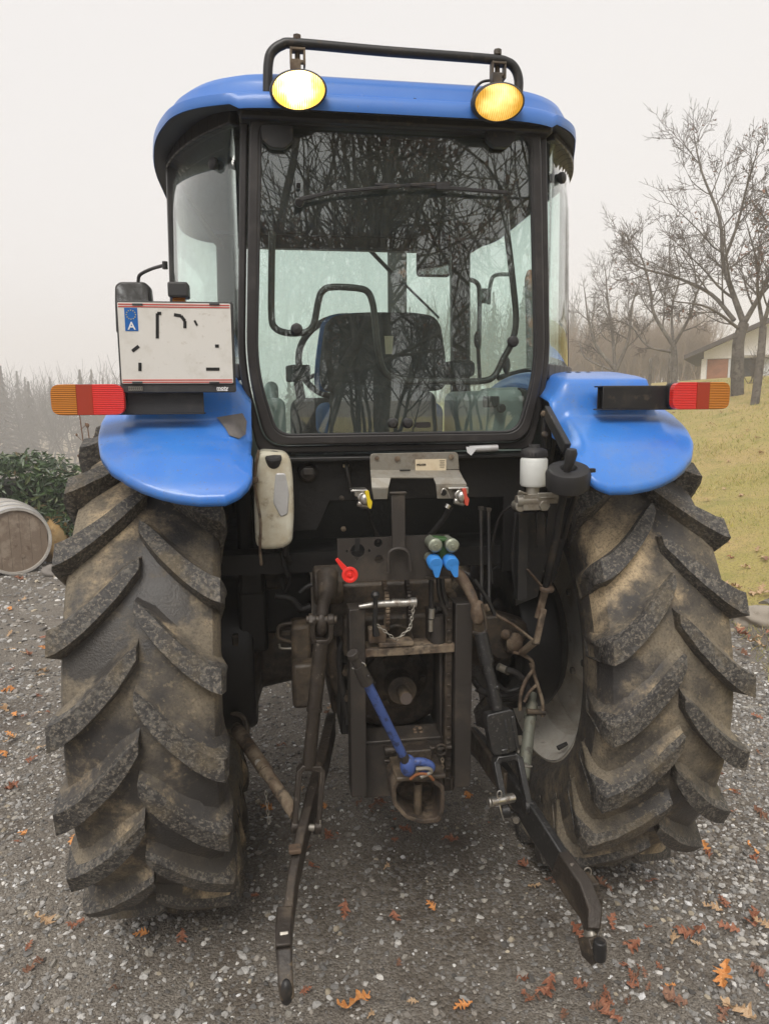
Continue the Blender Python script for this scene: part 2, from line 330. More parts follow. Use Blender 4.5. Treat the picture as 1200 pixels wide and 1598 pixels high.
M['redflat'] = lens('red_reflector', (.72, .07, .03), .05, 160, 'X')
M['amber'] = lens('amber_ribbed_lens', (.75, .26, .02), .0, 70, 'Z')

def lamp_mat(name, c0, hot, warm, s0, s1, rad):
    G = bpy.data.materials.new(name); G.use_nodes = True; n = G.node_tree.nodes; L = G.node_tree.links; n.clear()
    out = n.new('ShaderNodeOutputMaterial'); e = n.new('ShaderNodeEmission'); g = n.new('ShaderNodeNewGeometry')
    v = n.new('ShaderNodeVectorMath'); v.operation = 'DISTANCE'; v.inputs[1].default_value = c0; L.new(g.outputs['Position'], v.inputs[0])
    w = n.new('ShaderNodeTexWave'); w.inputs['Scale'].default_value = 55; w.inputs['Distortion'].default_value = 1.2; L.new(g.outputs['Position'], w.inputs['Vector'])
    nz = n.new('ShaderNodeTexNoise'); nz.inputs['Scale'].default_value = 24; L.new(g.outputs['Position'], nz.inputs['Vector'])
    a1 = n.new('ShaderNodeMath'); a1.operation = 'MULTIPLY_ADD'; L.new(w.outputs[0], a1.inputs[0]); a1.inputs[1].default_value = rad*.16; L.new(v.outputs[1], a1.inputs[2])
    a2 = n.new('ShaderNodeMath'); a2.operation = 'MULTIPLY_ADD'; L.new(nz.outputs[0], a2.inputs[0]); a2.inputs[1].default_value = rad*.9; L.new(a1.outputs[0], a2.inputs[2])
    mr = n.new('ShaderNodeMapRange'); mr.inputs[1].default_value = rad*.72; mr.inputs[2].default_value = rad*1.42; L.new(a2.outputs[0], mr.inputs[0])
    mx = n.new('ShaderNodeMix'); mx.data_type = 'RGBA'; mx.inputs[6].default_value = (*hot, 1); mx.inputs[7].default_value = (*warm, 1); L.new(mr.outputs[0], mx.inputs[0])
    ms = n.new('ShaderNodeMapRange'); ms.inputs[3].default_value = s0; ms.inputs[4].default_value = s1; L.new(mr.outputs[0], ms.inputs[0])
    L.new(mx.outputs[2], e.inputs[0]); L.new(ms.outputs[0], e.inputs[1]); L.new(e.outputs[0], out.inputs[0]); return G
# ------------------------------------------------------------------ terrain
def sstep(a, b, x):
    t = np.clip((x-a)/(b-a), 0, 1); return t*t*(3-2*t)
def edge(x, y): return x-(2.62+.12*(y-2))
def H(x, y):
    x = np.asarray(x, float); y = np.asarray(y, float); d = edge(x, y)
    up = 2.5*np.tanh(np.maximum(d, 0)**1.15*.205/2.5)*sstep(-16, -3, y)
    far = np.hypot(x, y)
    up = up*(1-sstep(45, 110, far)*.6)
    down = 9.5*sstep(9, 75, y-.25*np.minimum(d, 0))*(1-sstep(-1, 5, d))
    wob = .05*np.sin(x*.35+1)*np.sin(y*.3)*sstep(6, 20, far)
    return up-down+wob
def sheet(name, xs, ys, mat_, dz=0.0, keep=None):
    X, Y = np.meshgrid(xs, ys); Z = H(X, Y)+(dz(X, Y) if callable(dz) else dz)
    vs = np.stack([X, Y, Z], -1).reshape(-1, 3); nx, ny = len(xs), len(ys)
    i, j = np.meshgrid(np.arange(nx-1), np.arange(ny-1)); a = (j*nx+i).ravel()
    F = np.stack([a, a+1, a+nx+1, a+nx], 1)
    if keep is not None:
        k = keep(vs[:, 0], vs[:, 1]); F = F[k[F].all(1)]
    me = bpy.data.meshes.new(name); me.from_pydata(vs.tolist(), [], F.tolist()); me.materials.append(mat_)
    me.polygons.foreach_set('use_smooth', [True]*len(me.polygons))
    o = bpy.data.objects.new(name, me); col.objects.link(o); return o
def spaced(lo, hi, fine_lo, fine_hi, st, grow=1.18):
    mid = list(np.arange(fine_lo, fine_hi+st/2, st)); a = []; p = fine_lo; s = st
    while p > lo: s *= grow; p -= s; a.append(max(p, lo))
    b = []; p = mid[-1]; s = st
    while p < hi: s *= grow; p += s; b.append(min(p, hi))
    return np.array(a[::-1]+mid+b)

def ground_mat():
    G = bpy.data.materials.new('gravel_soil'); G.use_nodes = True; n = G.node_tree.nodes; L = G.node_tree.links; b = n['Principled BSDF']
    g = n.new('ShaderNodeNewGeometry').outputs['Position']
    def vor(sc, feat='F1'):
        t = n.new('ShaderNodeTexVoronoi'); t.inputs['Scale'].default_value = sc; t.feature = feat; L.new(g, t.inputs['Vector']); return t
    def noi(sc, det=6, ro=.6):
        t = n.new('ShaderNodeTexNoise'); t.inputs['Scale'].default_value = sc; t.inputs['Detail'].default_value = det; t.inputs['Roughness'].default_value = ro; L.new(g, t.inputs['Vector']); return t
    v1 = vor(95); v2 = vor(210); n1 = noi(1.2); n2 = noi(300, 3)
    cr = n.new('ShaderNodeValToRGB'); L.new(v1.outputs['Color'], cr.inputs[0]); e = cr.color_ramp
    e.elements[0].color = (.065, .053, .042, 1); e.elements[0].position = 0; e.elements[1].color = (.34, .32, .29, 1); e.elements[1].position = 1
    for p, c in ((.35, (.11, .092, .072)), (.6, (.18, .155, .125)), (.8, (.19, .18, .17))):
        q = e.elements.new(p); q.color = (*c, 1)
    cr2 = n.new('ShaderNodeValToRGB'); L.new(v2.outputs['Color'], cr2.inputs[0]); e = cr2.color_ramp
    e.elements[0].color = (.085, .07, .054, 1); e.elements[1].color = (.31, .28, .24, 1)
    mk = n.new('ShaderNodeMapRange'); L.new(n1.outputs[0], mk.inputs[0]); mk.inputs[1].default_value = .42; mk.inputs[2].default_value = .62
    mx = n.new('ShaderNodeMix'); mx.data_type = 'RGBA'; L.new(mk.outputs[0], mx.inputs[0]); L.new(cr2.outputs[0], mx.inputs[6]); L.new(cr.outputs[0], mx.inputs[7])
    n3 = noi(5, 8); m3 = n.new('ShaderNodeMapRange'); L.new(n3.outputs[0], m3.inputs[0]); m3.inputs[1].default_value = .5; m3.inputs[2].default_value = .72; m3.inputs[4].default_value = .6
    mx2 = n.new('ShaderNodeMix'); mx2.data_type = 'RGBA'; L.new(m3.outputs[0], mx2.inputs[0]); L.new(mx.outputs[2], mx2.inputs[6]); mx2.inputs[7].default_value = (.075, .054, .038, 1)
    L.new(mx2.outputs[2], b.inputs['Base Color']); b.inputs['Roughness'].default_value = .82
    b1 = n.new('ShaderNodeBump'); b1.inputs['Strength'].default_value = .6; b1.inputs['Distance'].default_value = .008; b1.invert = True; L.new(v1.outputs['Distance'], b1.inputs['Height'])
    b2 = n.new('ShaderNodeBump'); b2.inputs['Strength'].default_value = .7; b2.inputs['Distance'].default_value = .004; b2.invert = True; L.new(v2.outputs['Distance'], b2.inputs['Height']); L.new(b1.outputs[0], b2.inputs['Normal'])
    L.new(b2.outputs[0], b.inputs['Normal']); return G
GM = ground_mat()
gz = lambda X, Y: -.35*sstep(.5, 4, edge(X, Y)) - .5*sstep(10, 25, Y)
ground = sheet('ground', spaced(-420, 420, -5, 6, .25), spaced(-420, 420, -4, 9, .25), GM, gz)
tag(ground, kind='structure')
LM = mat('winter_lawn', (.36, .30, .09), .9, layers=[((.44, .32, .13), .9, .42, .60, .85), ((.24, .23, .055), 2.2, .50, .66, .75), ((.33, .25, .13), 26, .52, .66, .7), ((.10, .085, .04), 60, .5, .62, .6)], bump=1, bscale=60, coords='World')
lawn = sheet('lawn', spaced(2, 400, 2, 26, .3), spaced(-60, 400, -4, 30, .3), LM, lambda X, Y: .02-.06*sstep(.4, -.2, edge(X, Y)+.18*np.sin(Y*2.3)+.1*np.sin(Y*5.1+X*3)), keep=lambda x, y: edge(x, y) > -.6)
tag(lawn, kind='structure')
FM = mat('misty_field', (.26, .20, .13), .95, layers=[((.17, .15, .07), .12, .45, .6, .7), ((.30, .25, .17), .9, .5, .65, .6)], bump=.6, bscale=9, coords='World')
field = sheet('field', spaced(-400, 60, -20, 6, .8), spaced(8, 400, 8, 30, .8), FM, .02, keep=lambda x, y: edge(x, y) < 1.5)
tag(field, kind='structure')

# vectorised tubes from segments: p0,p1 (n,3), r0,r1 (n)
def seg_mesh(name, p0, p1, r0, r1, sides, mats, parent=None, loc=(0, 0, 0)):
    p0 = np.asarray(p0, float); p1 = np.asarray(p1, float); r0 = np.asarray(r0)[:, None]; r1 = np.asarray(r1)[:, None]
    d = p1-p0; d /= np.linalg.norm(d, axis=1, keepdims=True)+1e-9
    a = np.where(np.abs(d[:, 2:3]) < .9, [[0, 0, 1.]], [[1., 0, 0]]); x = np.cross(d, a); x /= np.linalg.norm(x, axis=1, keepdims=True); y = np.cross(d, x)
    n = len(p0); V = np.empty((n, 2*sides, 3))
    for k in range(sides):
        c, s_ = math.cos(2*math.pi*k/sides), math.sin(2*math.pi*k/sides)
        V[:, k] = p0+(x*c+y*s_)*r0; V[:, sides+k] = p1+(x*c+y*s_)*r1
    base = (np.arange(n)*2*sides)[:, None, None]
    fc = np.array([[k, (k+1) % sides, sides+(k+1) % sides, sides+k] for k in range(sides)])[None]
    F = (base+fc).reshape(-1, 4)
    return quad_mesh(name, V.reshape(-1, 3), F, mats, parent, loc, smooth=True)
def quad_mesh(name, V, F, mats, parent=None, loc=(0, 0, 0), smooth=False, colr=None):
    V = np.ascontiguousarray(V, dtype=np.float32); F = np.ascontiguousarray(F, dtype=np.int32); w = F.shape[1]
    me = bpy.data.meshes.new(name); me.vertices.add(len(V)); me.vertices.foreach_set('co', V.ravel())
    me.loops.add(F.size); me.loops.foreach_set('vertex_index', F.ravel())
    me.polygons.add(len(F)); me.polygons.foreach_set('loop_start', np.arange(0, F.size, w, dtype=np.int32))
    me.polygons.foreach_set('use_smooth', np.full(len(F), smooth)); me.update(calc_edges=True)
    for q in (mats if isinstance(mats, (list, tuple)) else [mats]): me.materials.append(q)
    if colr is not None:
        ca = me.color_attributes.new('col', 'FLOAT_COLOR', 'POINT'); ca.data.foreach_set('color', np.ascontiguousarray(colr, dtype=np.float32).ravel())
    o = bpy.data.objects.new(name, me); col.objects.link(o); o.location = loc
    if parent: o.parent = parent
    return o

# ------------------------------------------------------------------ loose gravel
_p = (1+5**.5)/2
ICO = np.array([(-1, _p, 0), (1, _p, 0), (-1, -_p, 0), (1, -_p, 0), (0, -1, _p), (0, 1, _p), (0, -1, -_p), (0, 1, -_p), (_p, 0, -1), (_p, 0, 1), (-_p, 0, -1), (-_p, 0, 1)])/1.9
ICF = np.array([(0, 11, 5), (0, 5, 1), (0, 1, 7), (0, 7, 10), (0, 10, 11), (1, 5, 9), (5, 11, 4), (11, 10, 2), (10, 7, 6), (7, 1, 8), (3, 9, 4), (3, 4, 2), (3, 2, 6), (3, 6, 8), (3, 8, 9), (4, 9, 5), (2, 4, 11), (6, 2, 10), (8, 6, 7), (9, 8, 1)])
def stones(name, n, smin, smax, region, seed, bright=1, power=2.2, dens=None, mat_=None):
    g = np.random.default_rng(seed)
    x = g.uniform(region[0], region[2], n); y = g.uniform(region[1], region[3], n)
    if dens is not None: k = g.random(n) < dens(x, y); x, y = x[k], y[k]; n = len(x)
    s = smin+(smax-smin)*g.random(n)**power; sc = np.stack([g.uniform(.7, 1.3, n), g.uniform(.6, 1.1, n), g.uniform(.35, .8, n)], 1)*s[:, None]
    base = ICO[None]*(1+g.uniform(-.38, .38, (n, 12, 1)))*sc[:, None]
    a = g.uniform(0, 2*math.pi, n); t = g.uniform(-.5, .5, n)
    c, s_ = np.cos(t)[:, None], np.sin(t)[:, None]; Y2 = base[..., 1]*c-base[..., 2]*s_; Z2 = base[..., 1]*s_+base[..., 2]*c
    c, s_ = np.cos(a)[:, None], np.sin(a)[:, None]; X = base[..., 0]*c-Y2*s_; Y = base[..., 0]*s_+Y2*c
    V = np.stack([X+x[:, None], Y+y[:, None], Z2+(H(x, y)+s*.12)[:, None]], -1)
    F = ((np.arange(n)*12)[:, None, None]+ICF[None]).reshape(-1, 3)
    pal = np.array([(.195, .188, .178), (.27, .262, .25), (.12, .116, .11), (.165, .15, .132), (.22, .205, .18), (.44, .425, .40), (.07, .065, .06), (.26, .225, .17), (.52, .51, .49)])
    ci = g.choice(len(pal), n, p=[.24, .17, .17, .13, .08, .06, .11, .03, .01]); cc = np.minimum(pal[ci]*g.uniform(.7, 1.25, (n, 1))*1.62, .75)*bright
    C = np.repeat(np.concatenate([cc, np.ones((n, 1))], 1)[:, None], 12, 1)
    return quad_mesh(name, V.reshape(-1, 3), F, mat_, colr=C.reshape(-1, 4))
SM = mat('gravel_stone', (.3, .3, .3), .75, attr='col', layers=[((.10, .08, .06), 60, .52, .68, .5)], bump=.5, bscale=220, coords='World')
def lown(x, y, k): return .5+.5*np.sin(x*k+1.3*np.sin(y*k*.7))*np.sin(y*k*1.1+2+np.sin(x*k*.5))
def dn(x, y):
    track = np.exp(-((x-.1)/.75)**2)                       # packed soil between the wheels
    return np.clip(.95-.62*track*(y > -1.2)+.25*lown(x, y, 2.3)-.1, .18, 1)*(edge(x, y) < .15)
st1 = stones('loose_gravel', 40000, .003, .009, (-2.4, -1.6, 2.6, 1.2), 1, dens=dn, mat_=SM)
tag(st1, kind='stuff')
st2 = stones('coarse_gravel', 80000, .0042, .0140, (-3.2, -1.9, 3.1, 2.2), 2, power=1.9, dens=lambda x, y: dn(x, y)*(.45+.55*sstep(.2, 1.6, x+.35*(-y))), mat_=SM)
tag(st2, kind='stuff')
st3 = stones('distant_gravel', 20000, .010, .026, (-6.5, 1.6, 4.5, 8.5), 3, dens=lambda x, y: (edge(x, y) < .2)*1.0, mat_=SM)
tag(st3, kind='stuff')

# dry grass on the bank
def grass(n, region, seed, h0, h1, w):
    g = np.random.default_rng(seed); d = g.uniform(region[0], region[1], n)**1; y = g.uniform(region[2], region[3], n); x = d+2.62+.12*(y-2)
    k = (edge(x, y)+.15*np.sin(y*2.3)) > 0.02*0-.05+.1*g.random(n); x, y = x[k], y[k]; n = len(x)
    hh = g.uniform(h0, h1, n)*(.5+lown(x, y, 1.7)); a = g.uniform(0, 6.28, n); ln = g.uniform(.2, 1.3, n)*hh; la = g.uniform(0, 6.28, n)
    z = H(x, y)+.012; b = np.stack([x, y, z], 1); ux = np.stack([np.cos(a), np.sin(a), 0*a], 1)*(w*g.uniform(.6, 1.4, n))[:, None]
    tip = b+np.stack([np.cos(la)*ln, np.sin(la)*ln, hh], 1)
    V = np.stack([b-ux, b+ux, tip], 1); F = np.arange(3*n).reshape(-1, 3)
    pal = np.array([(.44, .38, .10), (.33, .34, .07), (.50, .40, .16), (.22, .26, .05), (.54, .45, .22)]); cc = pal[g.choice(5, n)]*g.uniform(.7, 1.25, (n, 1))
    C = np.repeat(np.concatenate([cc, np.ones((n, 1))], 1)[:, None], 3, 1)
    return V.reshape(-1, 3), F, C.reshape(-1, 4)
GRM = mat('dry_grass_blade', (.3, .25, .1), .8, attr='col', coords='World')
Vs, Fs, Cs = [], [], []; off = 0
for a_ in ((60000, (-.15, 3.5, -1, 9), 11, .018, .045, .0022), (45000, (.5, 12, 4, 24), 12, .03, .06, .006)):
    v_, f_, c_ = grass(*a_); Vs.append(v_); Fs.append(f_+off); Cs.append(c_); off += len(v_)
gr = quad_mesh('lawn_grass', np.concatenate(Vs), np.concatenate(Fs), GRM, colr=np.concatenate(Cs)); tag(gr, kind='stuff')

# ------------------------------------------------------------------ fallen oak leaves
def leaf_mesh(name, seed, lobes, mat_, curl=.25):
    g = random.Random(seed); L_ = .10; pts = []
    N = lobes*9
    def half(sg):
        out = []; ph = g.uniform(0, .35); am = [g.uniform(.6, 1.15) for _ in range(lobes+2)]
        for i in range(N+1):
            t = i/N; env = math.sin(math.pi*min(1, .04+.96*t**.8))**.8*.030
            w = env*(.60+.40*math.sin(2*math.pi*(t*lobes+ph)))*am[min(lobes, int(t*lobes+ph))]+.0012 if 0 < t < 1 else .0012
            out.append((sg*w*(1+g.uniform(-.06, .06)), t*L_-L_*.5))
        return out
    r_, l_ = half(1), half(-1); vs = []; fs = []
    def z(x, y): return curl*(x*x*11*(1 if (seed+1) % 3 else -.6)+1.6*math.sin(y*95+x*80+seed)*.0045+g.uniform(-.0016, .0016)+y*y*3*(1 if seed % 2 else -.7))+.006
    for (xr, y), (xl, _) in zip(r_, l_):
        bx = .010*math.sin(y*28+seed); vs += [(xl+bx, y+abs(xl)*.45, z(xl, y)), (bx, y, z(0, y)-.002), (xr+bx, y+abs(xr)*.45, z(xr, y))]
    for i in range(N):
        a = i*3; fs += [(a, a+1, a+4, a+3), (a+1, a+2, a+5, a+4)]
    me = bpy.data.meshes.new(name); me.from_pydata(vs, [], fs); me.materials.append(mat_)
    # stalk
    return me
def leafmat(name, c, c2): return mat(name, c, .65, layers=[(c2, 90, .42, .62, .8), ((c[0]*.35, c[1]*.3, c[2]*.3), 26, .56, .7, .5)], bump=.5, bscale=150)
LMs = [leafmat('orange_leaf', (.62, .25, .07), (.75, .38, .14)), leafmat('rust_leaf', (.27, .10, .055), (.40, .19, .11)), leafmat('tan_leaf', (.46, .30, .17), (.60, .44, .28)), leafmat('brown_leaf', (.20, .10, .065), (.33, .18, .11))]
leafmeshes = {(ci, k): leaf_mesh('fallen_leaf', 10*ci+k, (4, 5, 4)[k], LMs[ci], (.5, 1.1, 1.8)[k]) for ci in range(4) for k in range(3)}
def add_leaf(x, y, ci, sc, label, group, rz=None, k=None, tilt=.25):
    k = random.randrange(3) if k is None else k
    o = bpy.data.objects.new('fallen_leaf', leafmeshes[ci, k]); col.objects.link(o)
    o.location = (x, y, float(H(x, y))+.012+.006*sc); o.rotation_euler = (random.uniform(-tilt, tilt), random.uniform(-tilt, tilt), random.uniform(0, 6.28) if rz is None else rz); o.scale = (sc,)*3
    tag(o, label, 'leaf', group); return o
prom = [(552, 1573, 0, 1.45, 'bright orange lobed oak leaf lying at the bottom edge of the gravel', -1.0), (672, 1422, 0, .75, 'small orange leaf on bare soil between the two lower link arms', .4),
        (722, 1580, 0, .8, 'orange leaf on the gravel right of the bright orange oak leaf', 1.9), (1150, 1590, 2, 1.4, 'pale tan oak leaf in the bottom right corner of the gravel', .3),
        (36, 1308, 0, .85, 'golden leaf on the gravel left of the left tyre', .7), (222, 1466, 0, .8, 'orange leaf just behind the bottom of the left tyre', 1.4),
        (850, 1550, 1, 1.3, 'rust red leaf clump on the gravel below the right lower link', 2.2), (1075, 1460, 1, 1.35, 'curled rust brown leaf on coarse gravel right of the lower link hook', 1.2),
        (1132, 1535, 0, 1.5, 'large orange brown leaf on coarse gravel near the bottom right', 2.6), (953, 1588, 1, 1.2, 'red brown leaf at the bottom edge right of the lower link hook', .2),
        (982, 1482, 1, 1.1, 'rusty red leaf right beside the hook of the right lower link', 1.9), (1110, 1425, 2, .9, 'yellow tan leaf on coarse gravel behind the right tyre', 1.0)]
for px, py, ci, sc, lb, rz in prom:
    p = AZ(px, py); add_leaf(p.x, p.y, ci, sc*.72, lb, None, rz, 1)
for i in range(95):
    px, py = random.uniform(0, 1200), random.uniform(1080, 1597)
    if i > 60: px = random.uniform(900, 1200)
    p = AZ(px, py); ci = random.choices((0, 1, 2, 3), (1.2, 4, 1, 3))[0]
    add_leaf(p.x, p.y, ci, random.uniform(.3, .8), 'small brown fallen leaf scattered on the gravel yard', 'leaves scattered on the gravel', tilt=.5)
for i in range(60):
    if i % 6 == 0: cxp, cyp = random.uniform(250, 1190), random.uniform(1200, 1590)
    p = AZ(cxp+random.gauss(0, 16), cyp+random.gauss(0, 9)); add_leaf(p.x, p.y, random.choice((1, 1, 3)), random.uniform(.22, .5), 'small brown fallen leaf scattered on the gravel yard', 'leaves scattered on the gravel', tilt=.9)
for i in range(24):
    p = AZ(random.uniform(0, 75), random.uniform(900, 1250)); add_leaf(p.x, p.y, random.choice((0, 1, 2)), random.uniform(.4, .9), 'small brown fallen leaf scattered on the gravel yard', 'leaves scattered on the gravel', tilt=.5)
for i in range(190):
    t = random.random(); dd = .1+9*t*t if i > 90 else random.uniform(-.25, 1.3); yy = random.uniform(1, 14) if i > 90 else random.uniform(.8, 4.5)
    xx = dd+2.62+.12*(yy-2)
    o = add_leaf(xx, yy, random.choices((1, 2, 3, 2), (1, 3, .6, 3))[0], random.uniform(.9, 1.5), 'dry tan leaf lying on the winter lawn', 'dry leaves on the lawn', tilt=.5); o.location.z += .02

# ------------------------------------------------------------------ trees
BARK = mat('grey_bark', (.12, .105, .09), .9, layers=[((.22, .20, .17), 3, .45, .65, .7), ((.05, .042, .035), 14, .5, .62, .8)], bump=1, bscale=14)
TWIG = mat('grey_brown_twigs', (.115, .095, .08), .9)
def grow(segs, p, d, ln, r, lvl, maxl, g, up=.12, wild=.35, kids=(4, 5, 6, 5), taper=.55, rmin=.006, leafs=None):
    n = 5 if lvl < 2 else (4 if lvl < 3 else 3); step = ln/n; pts = [(p.copy(), r)]; d = d.copy()
    for i in range(n):
        d = (d+Vector((g.gauss(0, 1), g.gauss(0, 1), g.gauss(0, 1)))*wild*.32+Vector((0, 0, up*(.5 if lvl == 0 else 1)))).normalized()
        p = p+d*step; r1 = max(r*(1-(1-taper)*(i+1)/n), rmin*.6); segs.append((pts[-1][0], p.copy(), pts[-1][1], r1, lvl)); pts.append((p.copy(), r1))
    if lvl >= maxl: return
    K = kids[min(lvl, len(kids)-1)]
    for k in range(K):
        t = (.25+.75*(k+g.random())/K) if lvl else (.45+.55*(k+g.random()*.6)/K); i = min(int(t*n), n-1); f = t*n-i
        q = pts[i][0].lerp(pts[i+1][0], min(1, f)); rr = pts[i][1]*(1-f)+pts[i+1][1]*f
        dd = (pts[i+1][0]-pts[i][0]).normalized(); ax = dd.orthogonal().normalized(); ax.rotate(Matrix.Rotation(g.uniform(0, 6.28) if K > 2 else k*math.pi, 3, dd))
        nd = dd.copy(); nd.rotate(Matrix.Rotation(R(g.uniform(28, 62)), 3, ax))
        grow(segs, q, nd, ln*g.uniform(.5, .75)*(1-.3*t*(lvl > 0)), max(rr*g.uniform(.45, .62), rmin), lvl+1, maxl, g, up, wild, kids, taper, rmin)
    if lvl < maxl: grow(segs, pts[-1][0], d, ln*.62, pts[-1][1]*.9, lvl+1, maxl, g, up, wild, kids, taper, rmin)
def tree_from(segs, base, label, group=None, split=1, scale=1, leaves=0, seed=1):
    t = empty('bare_tree', base); tag(t, label, 'tree', group)
    S = [s for s in segs if s[4] <= split]; T = [s for s in segs if s[4] > split]
    f = lambda Q, k: np.array([tuple(q[k]) for q in Q]) if k < 2 else np.array([q[k] for q in Q])
    seg_mesh('trunk', f(S, 0), f(S, 1), f(S, 2)*1.04, f(S, 3)*1.04, 9, BARK, t)
    c = seg_mesh('crown', f(T, 0), f(T, 1), f(T, 2), f(T, 3), 4, TWIG, t)
    if leaves:
        g = np.random.default_rng(seed); P = f(T, 1)[np.array([q[4] for q in T]) >= 3]; P = P[g.integers(0, len(P), leaves)]+g.normal(0, .05, (leaves, 3))
        V = P[:, None]+g.normal(0, .028, (leaves, 4, 3)); F = np.arange(4*leaves).reshape(-1, 4)
        quad_mesh('withered_leaves', V.reshape(-1, 3), F, LMs[3], c)
    return t
def base_at(px, D):
    d = CF + CR*(px-600)/FPX; d = d/np.hypot(d[0], d[1]); x, y = CAM[0]+d[0]*D, CAM[1]+d[1]*D
    return Vector((x, y, float(H(x, y))-.05))
def limb(segs, pts, rs, lvl=0):
    for i in range(len(pts)-1): segs.append((Vector(pts[i]), Vector(pts[i+1]), rs[i], rs[i+1], lvl))
def limbs_tree(px, D, trunk, limbs, seed, label, leaves=0, maxl=4, wild=.32, up=.05, tw=.0065, kids=(3, 4, 4, 3)):
    """trunk and main limbs follow photo outline points (px,py), all near distance D; the rest grows by itself"""
    b = base_at(px, D); g = random.Random(seed); segs = []
    fwd = Vector((math.sin(YAW), math.cos(YAW), 0)); k0 = (b-Vector(CAM)).dot(Vector(CF))
    def P(q, off): return AD(q[0], q[1], k0+off)-b
    for L_ in [trunk]+limbs:
        pts, r0, r1, o1 = L_; n = len(pts); P3 = [P(q, o1*i/(n-1)) for i, q in enumerate(pts)]
        if L_ is trunk: P3[0] = Vector((P3[0].x, P3[0].y, 0))
        cv = curve(P3, 4); m_ = len(cv); rs = [r0+(r1-r0)*i/(m_-1) for i in range(m_)]
        limb(segs, cv, rs, 0)
        if L_ is trunk: continue
        kk = max(5, int(m_*.6))
        for k in range(kk):
            i = int(m_*.15+(m_*.82)*(k+g.random())/kk); i = min(i, m_-2); dd = (cv[i+1]-cv[i]).normalized(); ax = dd.orthogonal().normalized(); ax.rotate(Matrix.Rotation(g.uniform(0, 6.28), 3, dd))
            nd = dd.copy(); nd.rotate(Matrix.Rotation(R(g.uniform(30, 65)), 3, ax)); tot = sum((cv[j+1]-cv[j]).length for j in range(m_-1))
            grow(segs, cv[i], nd, tot*g.uniform(.20, .36)*(1-.4*i/m_), max(rs[i]*.5, tw), 1, maxl, g, up, wild, kids, .5, tw)
        grow(segs, cv[-1], (cv[-1]-cv[-2]).normalized(), (cv[-1]-cv[0]).length*.12, r1, 2, maxl, g, up, wild, kids, .5, tw)
    return tree_from(segs, b, label, leaves=leaves, seed=seed)
limbs_tree(1150, 20, ([(1150, 612), (1150, 570), (1152, 530), (1160, 505)], .15, .12, 0),
    [([(1160, 505), (1142, 455), (1128, 410), (1122, 340), (1095, 270), (1083, 215)], .075, .012, .6), ([(1160, 505), (1180, 470), (1195, 440), (1222, 380), (1245, 330)], .065, .014, -1),
     ([(1145, 500), (1110, 460), (1060, 435), (1000, 418), (975, 400)], .055, .012, 1.5), ([(1128, 410), (1150, 350), (1165, 290), (1180, 240)], .04, .011, -1.2), ([(1155, 515), (1105, 480), (1050, 470)], .04, .012, -1)],
    3, 'tallest bare tree, thick grey trunk forking in front of the white house', leaves=150, kids=(3, 4, 4, 3))
limbs_tree(1178, 17.5, ([(1178, 614), (1186, 560), (1190, 510)], .085, .07, 0),
    [([(1190, 510), (1182, 460), (1180, 410), (1165, 350)], .045, .011, .5), ([(1190, 510), (1205, 450), (1212, 380), (1205, 330)], .045, .011, -.8)],
    5, 'slim leaning bare tree at the right edge in front of the white house', leaves=150, kids=(3, 4, 4, 3))
limbs_tree(1051, 25, ([(1051, 606), (1052, 565), (1050, 540)], .10, .085, 0),
    [([(1050, 540), (1020, 490), (1014, 450), (1000, 400), (985, 380)], .06, .012, .8), ([(1050, 540), (1075, 495), (1090, 450), (1120, 410)], .055, .012, -1),
     ([(1050, 550), (1010, 540), (985, 510), (960, 500)], .04, .012, 1.2), ([(1050, 540), (1048, 480), (1060, 430), (1050, 380)], .045, .012, 1)],
    8, 'middle bare tree with a low round crown standing left of the white house', kids=(3, 4, 4, 3))
limbs_tree(966, 31, ([(966, 606), (962, 585), (955, 570)], .09, .08, 0),
    [([(958, 575), (930, 540), (918, 500), (912, 455)], .08, .02, 1), ([(960, 580), (980, 530), (985, 480), (995, 450)], .08, .02, -1), ([(960, 585), (955, 520), (948, 470), (945, 430)], .07, .02, .5), ([(958, 580), (915, 560), (905, 540)], .05, .02, 1)],
    9, 'small spreading bare tree nearest the cab, behind the right rear fender', kids=(3, 4, 4, 3))

# trees standing behind the photographer; the rear window mirrors them
def big_tree(x, y, seed, h, label, r=.2, maxl=5, kids=(5, 5, 5, 5, 3), leaves=0, rmin=.012, wild=.4, up=.1):
    g = random.Random(seed); segs = []; b = Vector((x, y, float(H(x, y))-.05))
    grow(segs, Vector((0, 0, 0)), Vector((g.uniform(-.05, .05), g.uniform(-.05, .05), 1)), h*.42, r, 0, maxl, g, up, wild, kids, .6, rmin)
    return tree_from(segs, b, label, leaves=leaves, seed=seed)
big_tree(1.9, -12.6, 21, 10, 'old bare oak beyond the camera, mirrored at the right of the rear window', .13, 4, (5, 4, 4, 3))
big_tree(-.2, -11.5, 22, 10, 'leafy brown oak behind the camera, mirrored at the left of the window', .13, 4, (5, 4, 4, 3), leaves=3000)
big_tree(4.3, -13.2, 27, 10, 'forked bare tree behind the camera, mirrored at the right edge', .13, 4, (5, 4, 4, 3))
big_tree(2.4, -16, 28, 13, 'distant bare tree behind the camera, mirrored mid right', .2, 4, (5, 5, 4, 3))
big_tree(-.6, -14, 23, 12, 'slender bare tree behind the camera, mirrored mid window', .16, 4, (5, 4, 4, 3))
big_tree(5.5, -13.0, 24, 12, 'broad bare tree behind the camera, mirrored at the window edge', .2, 4, (5, 5, 4, 3))
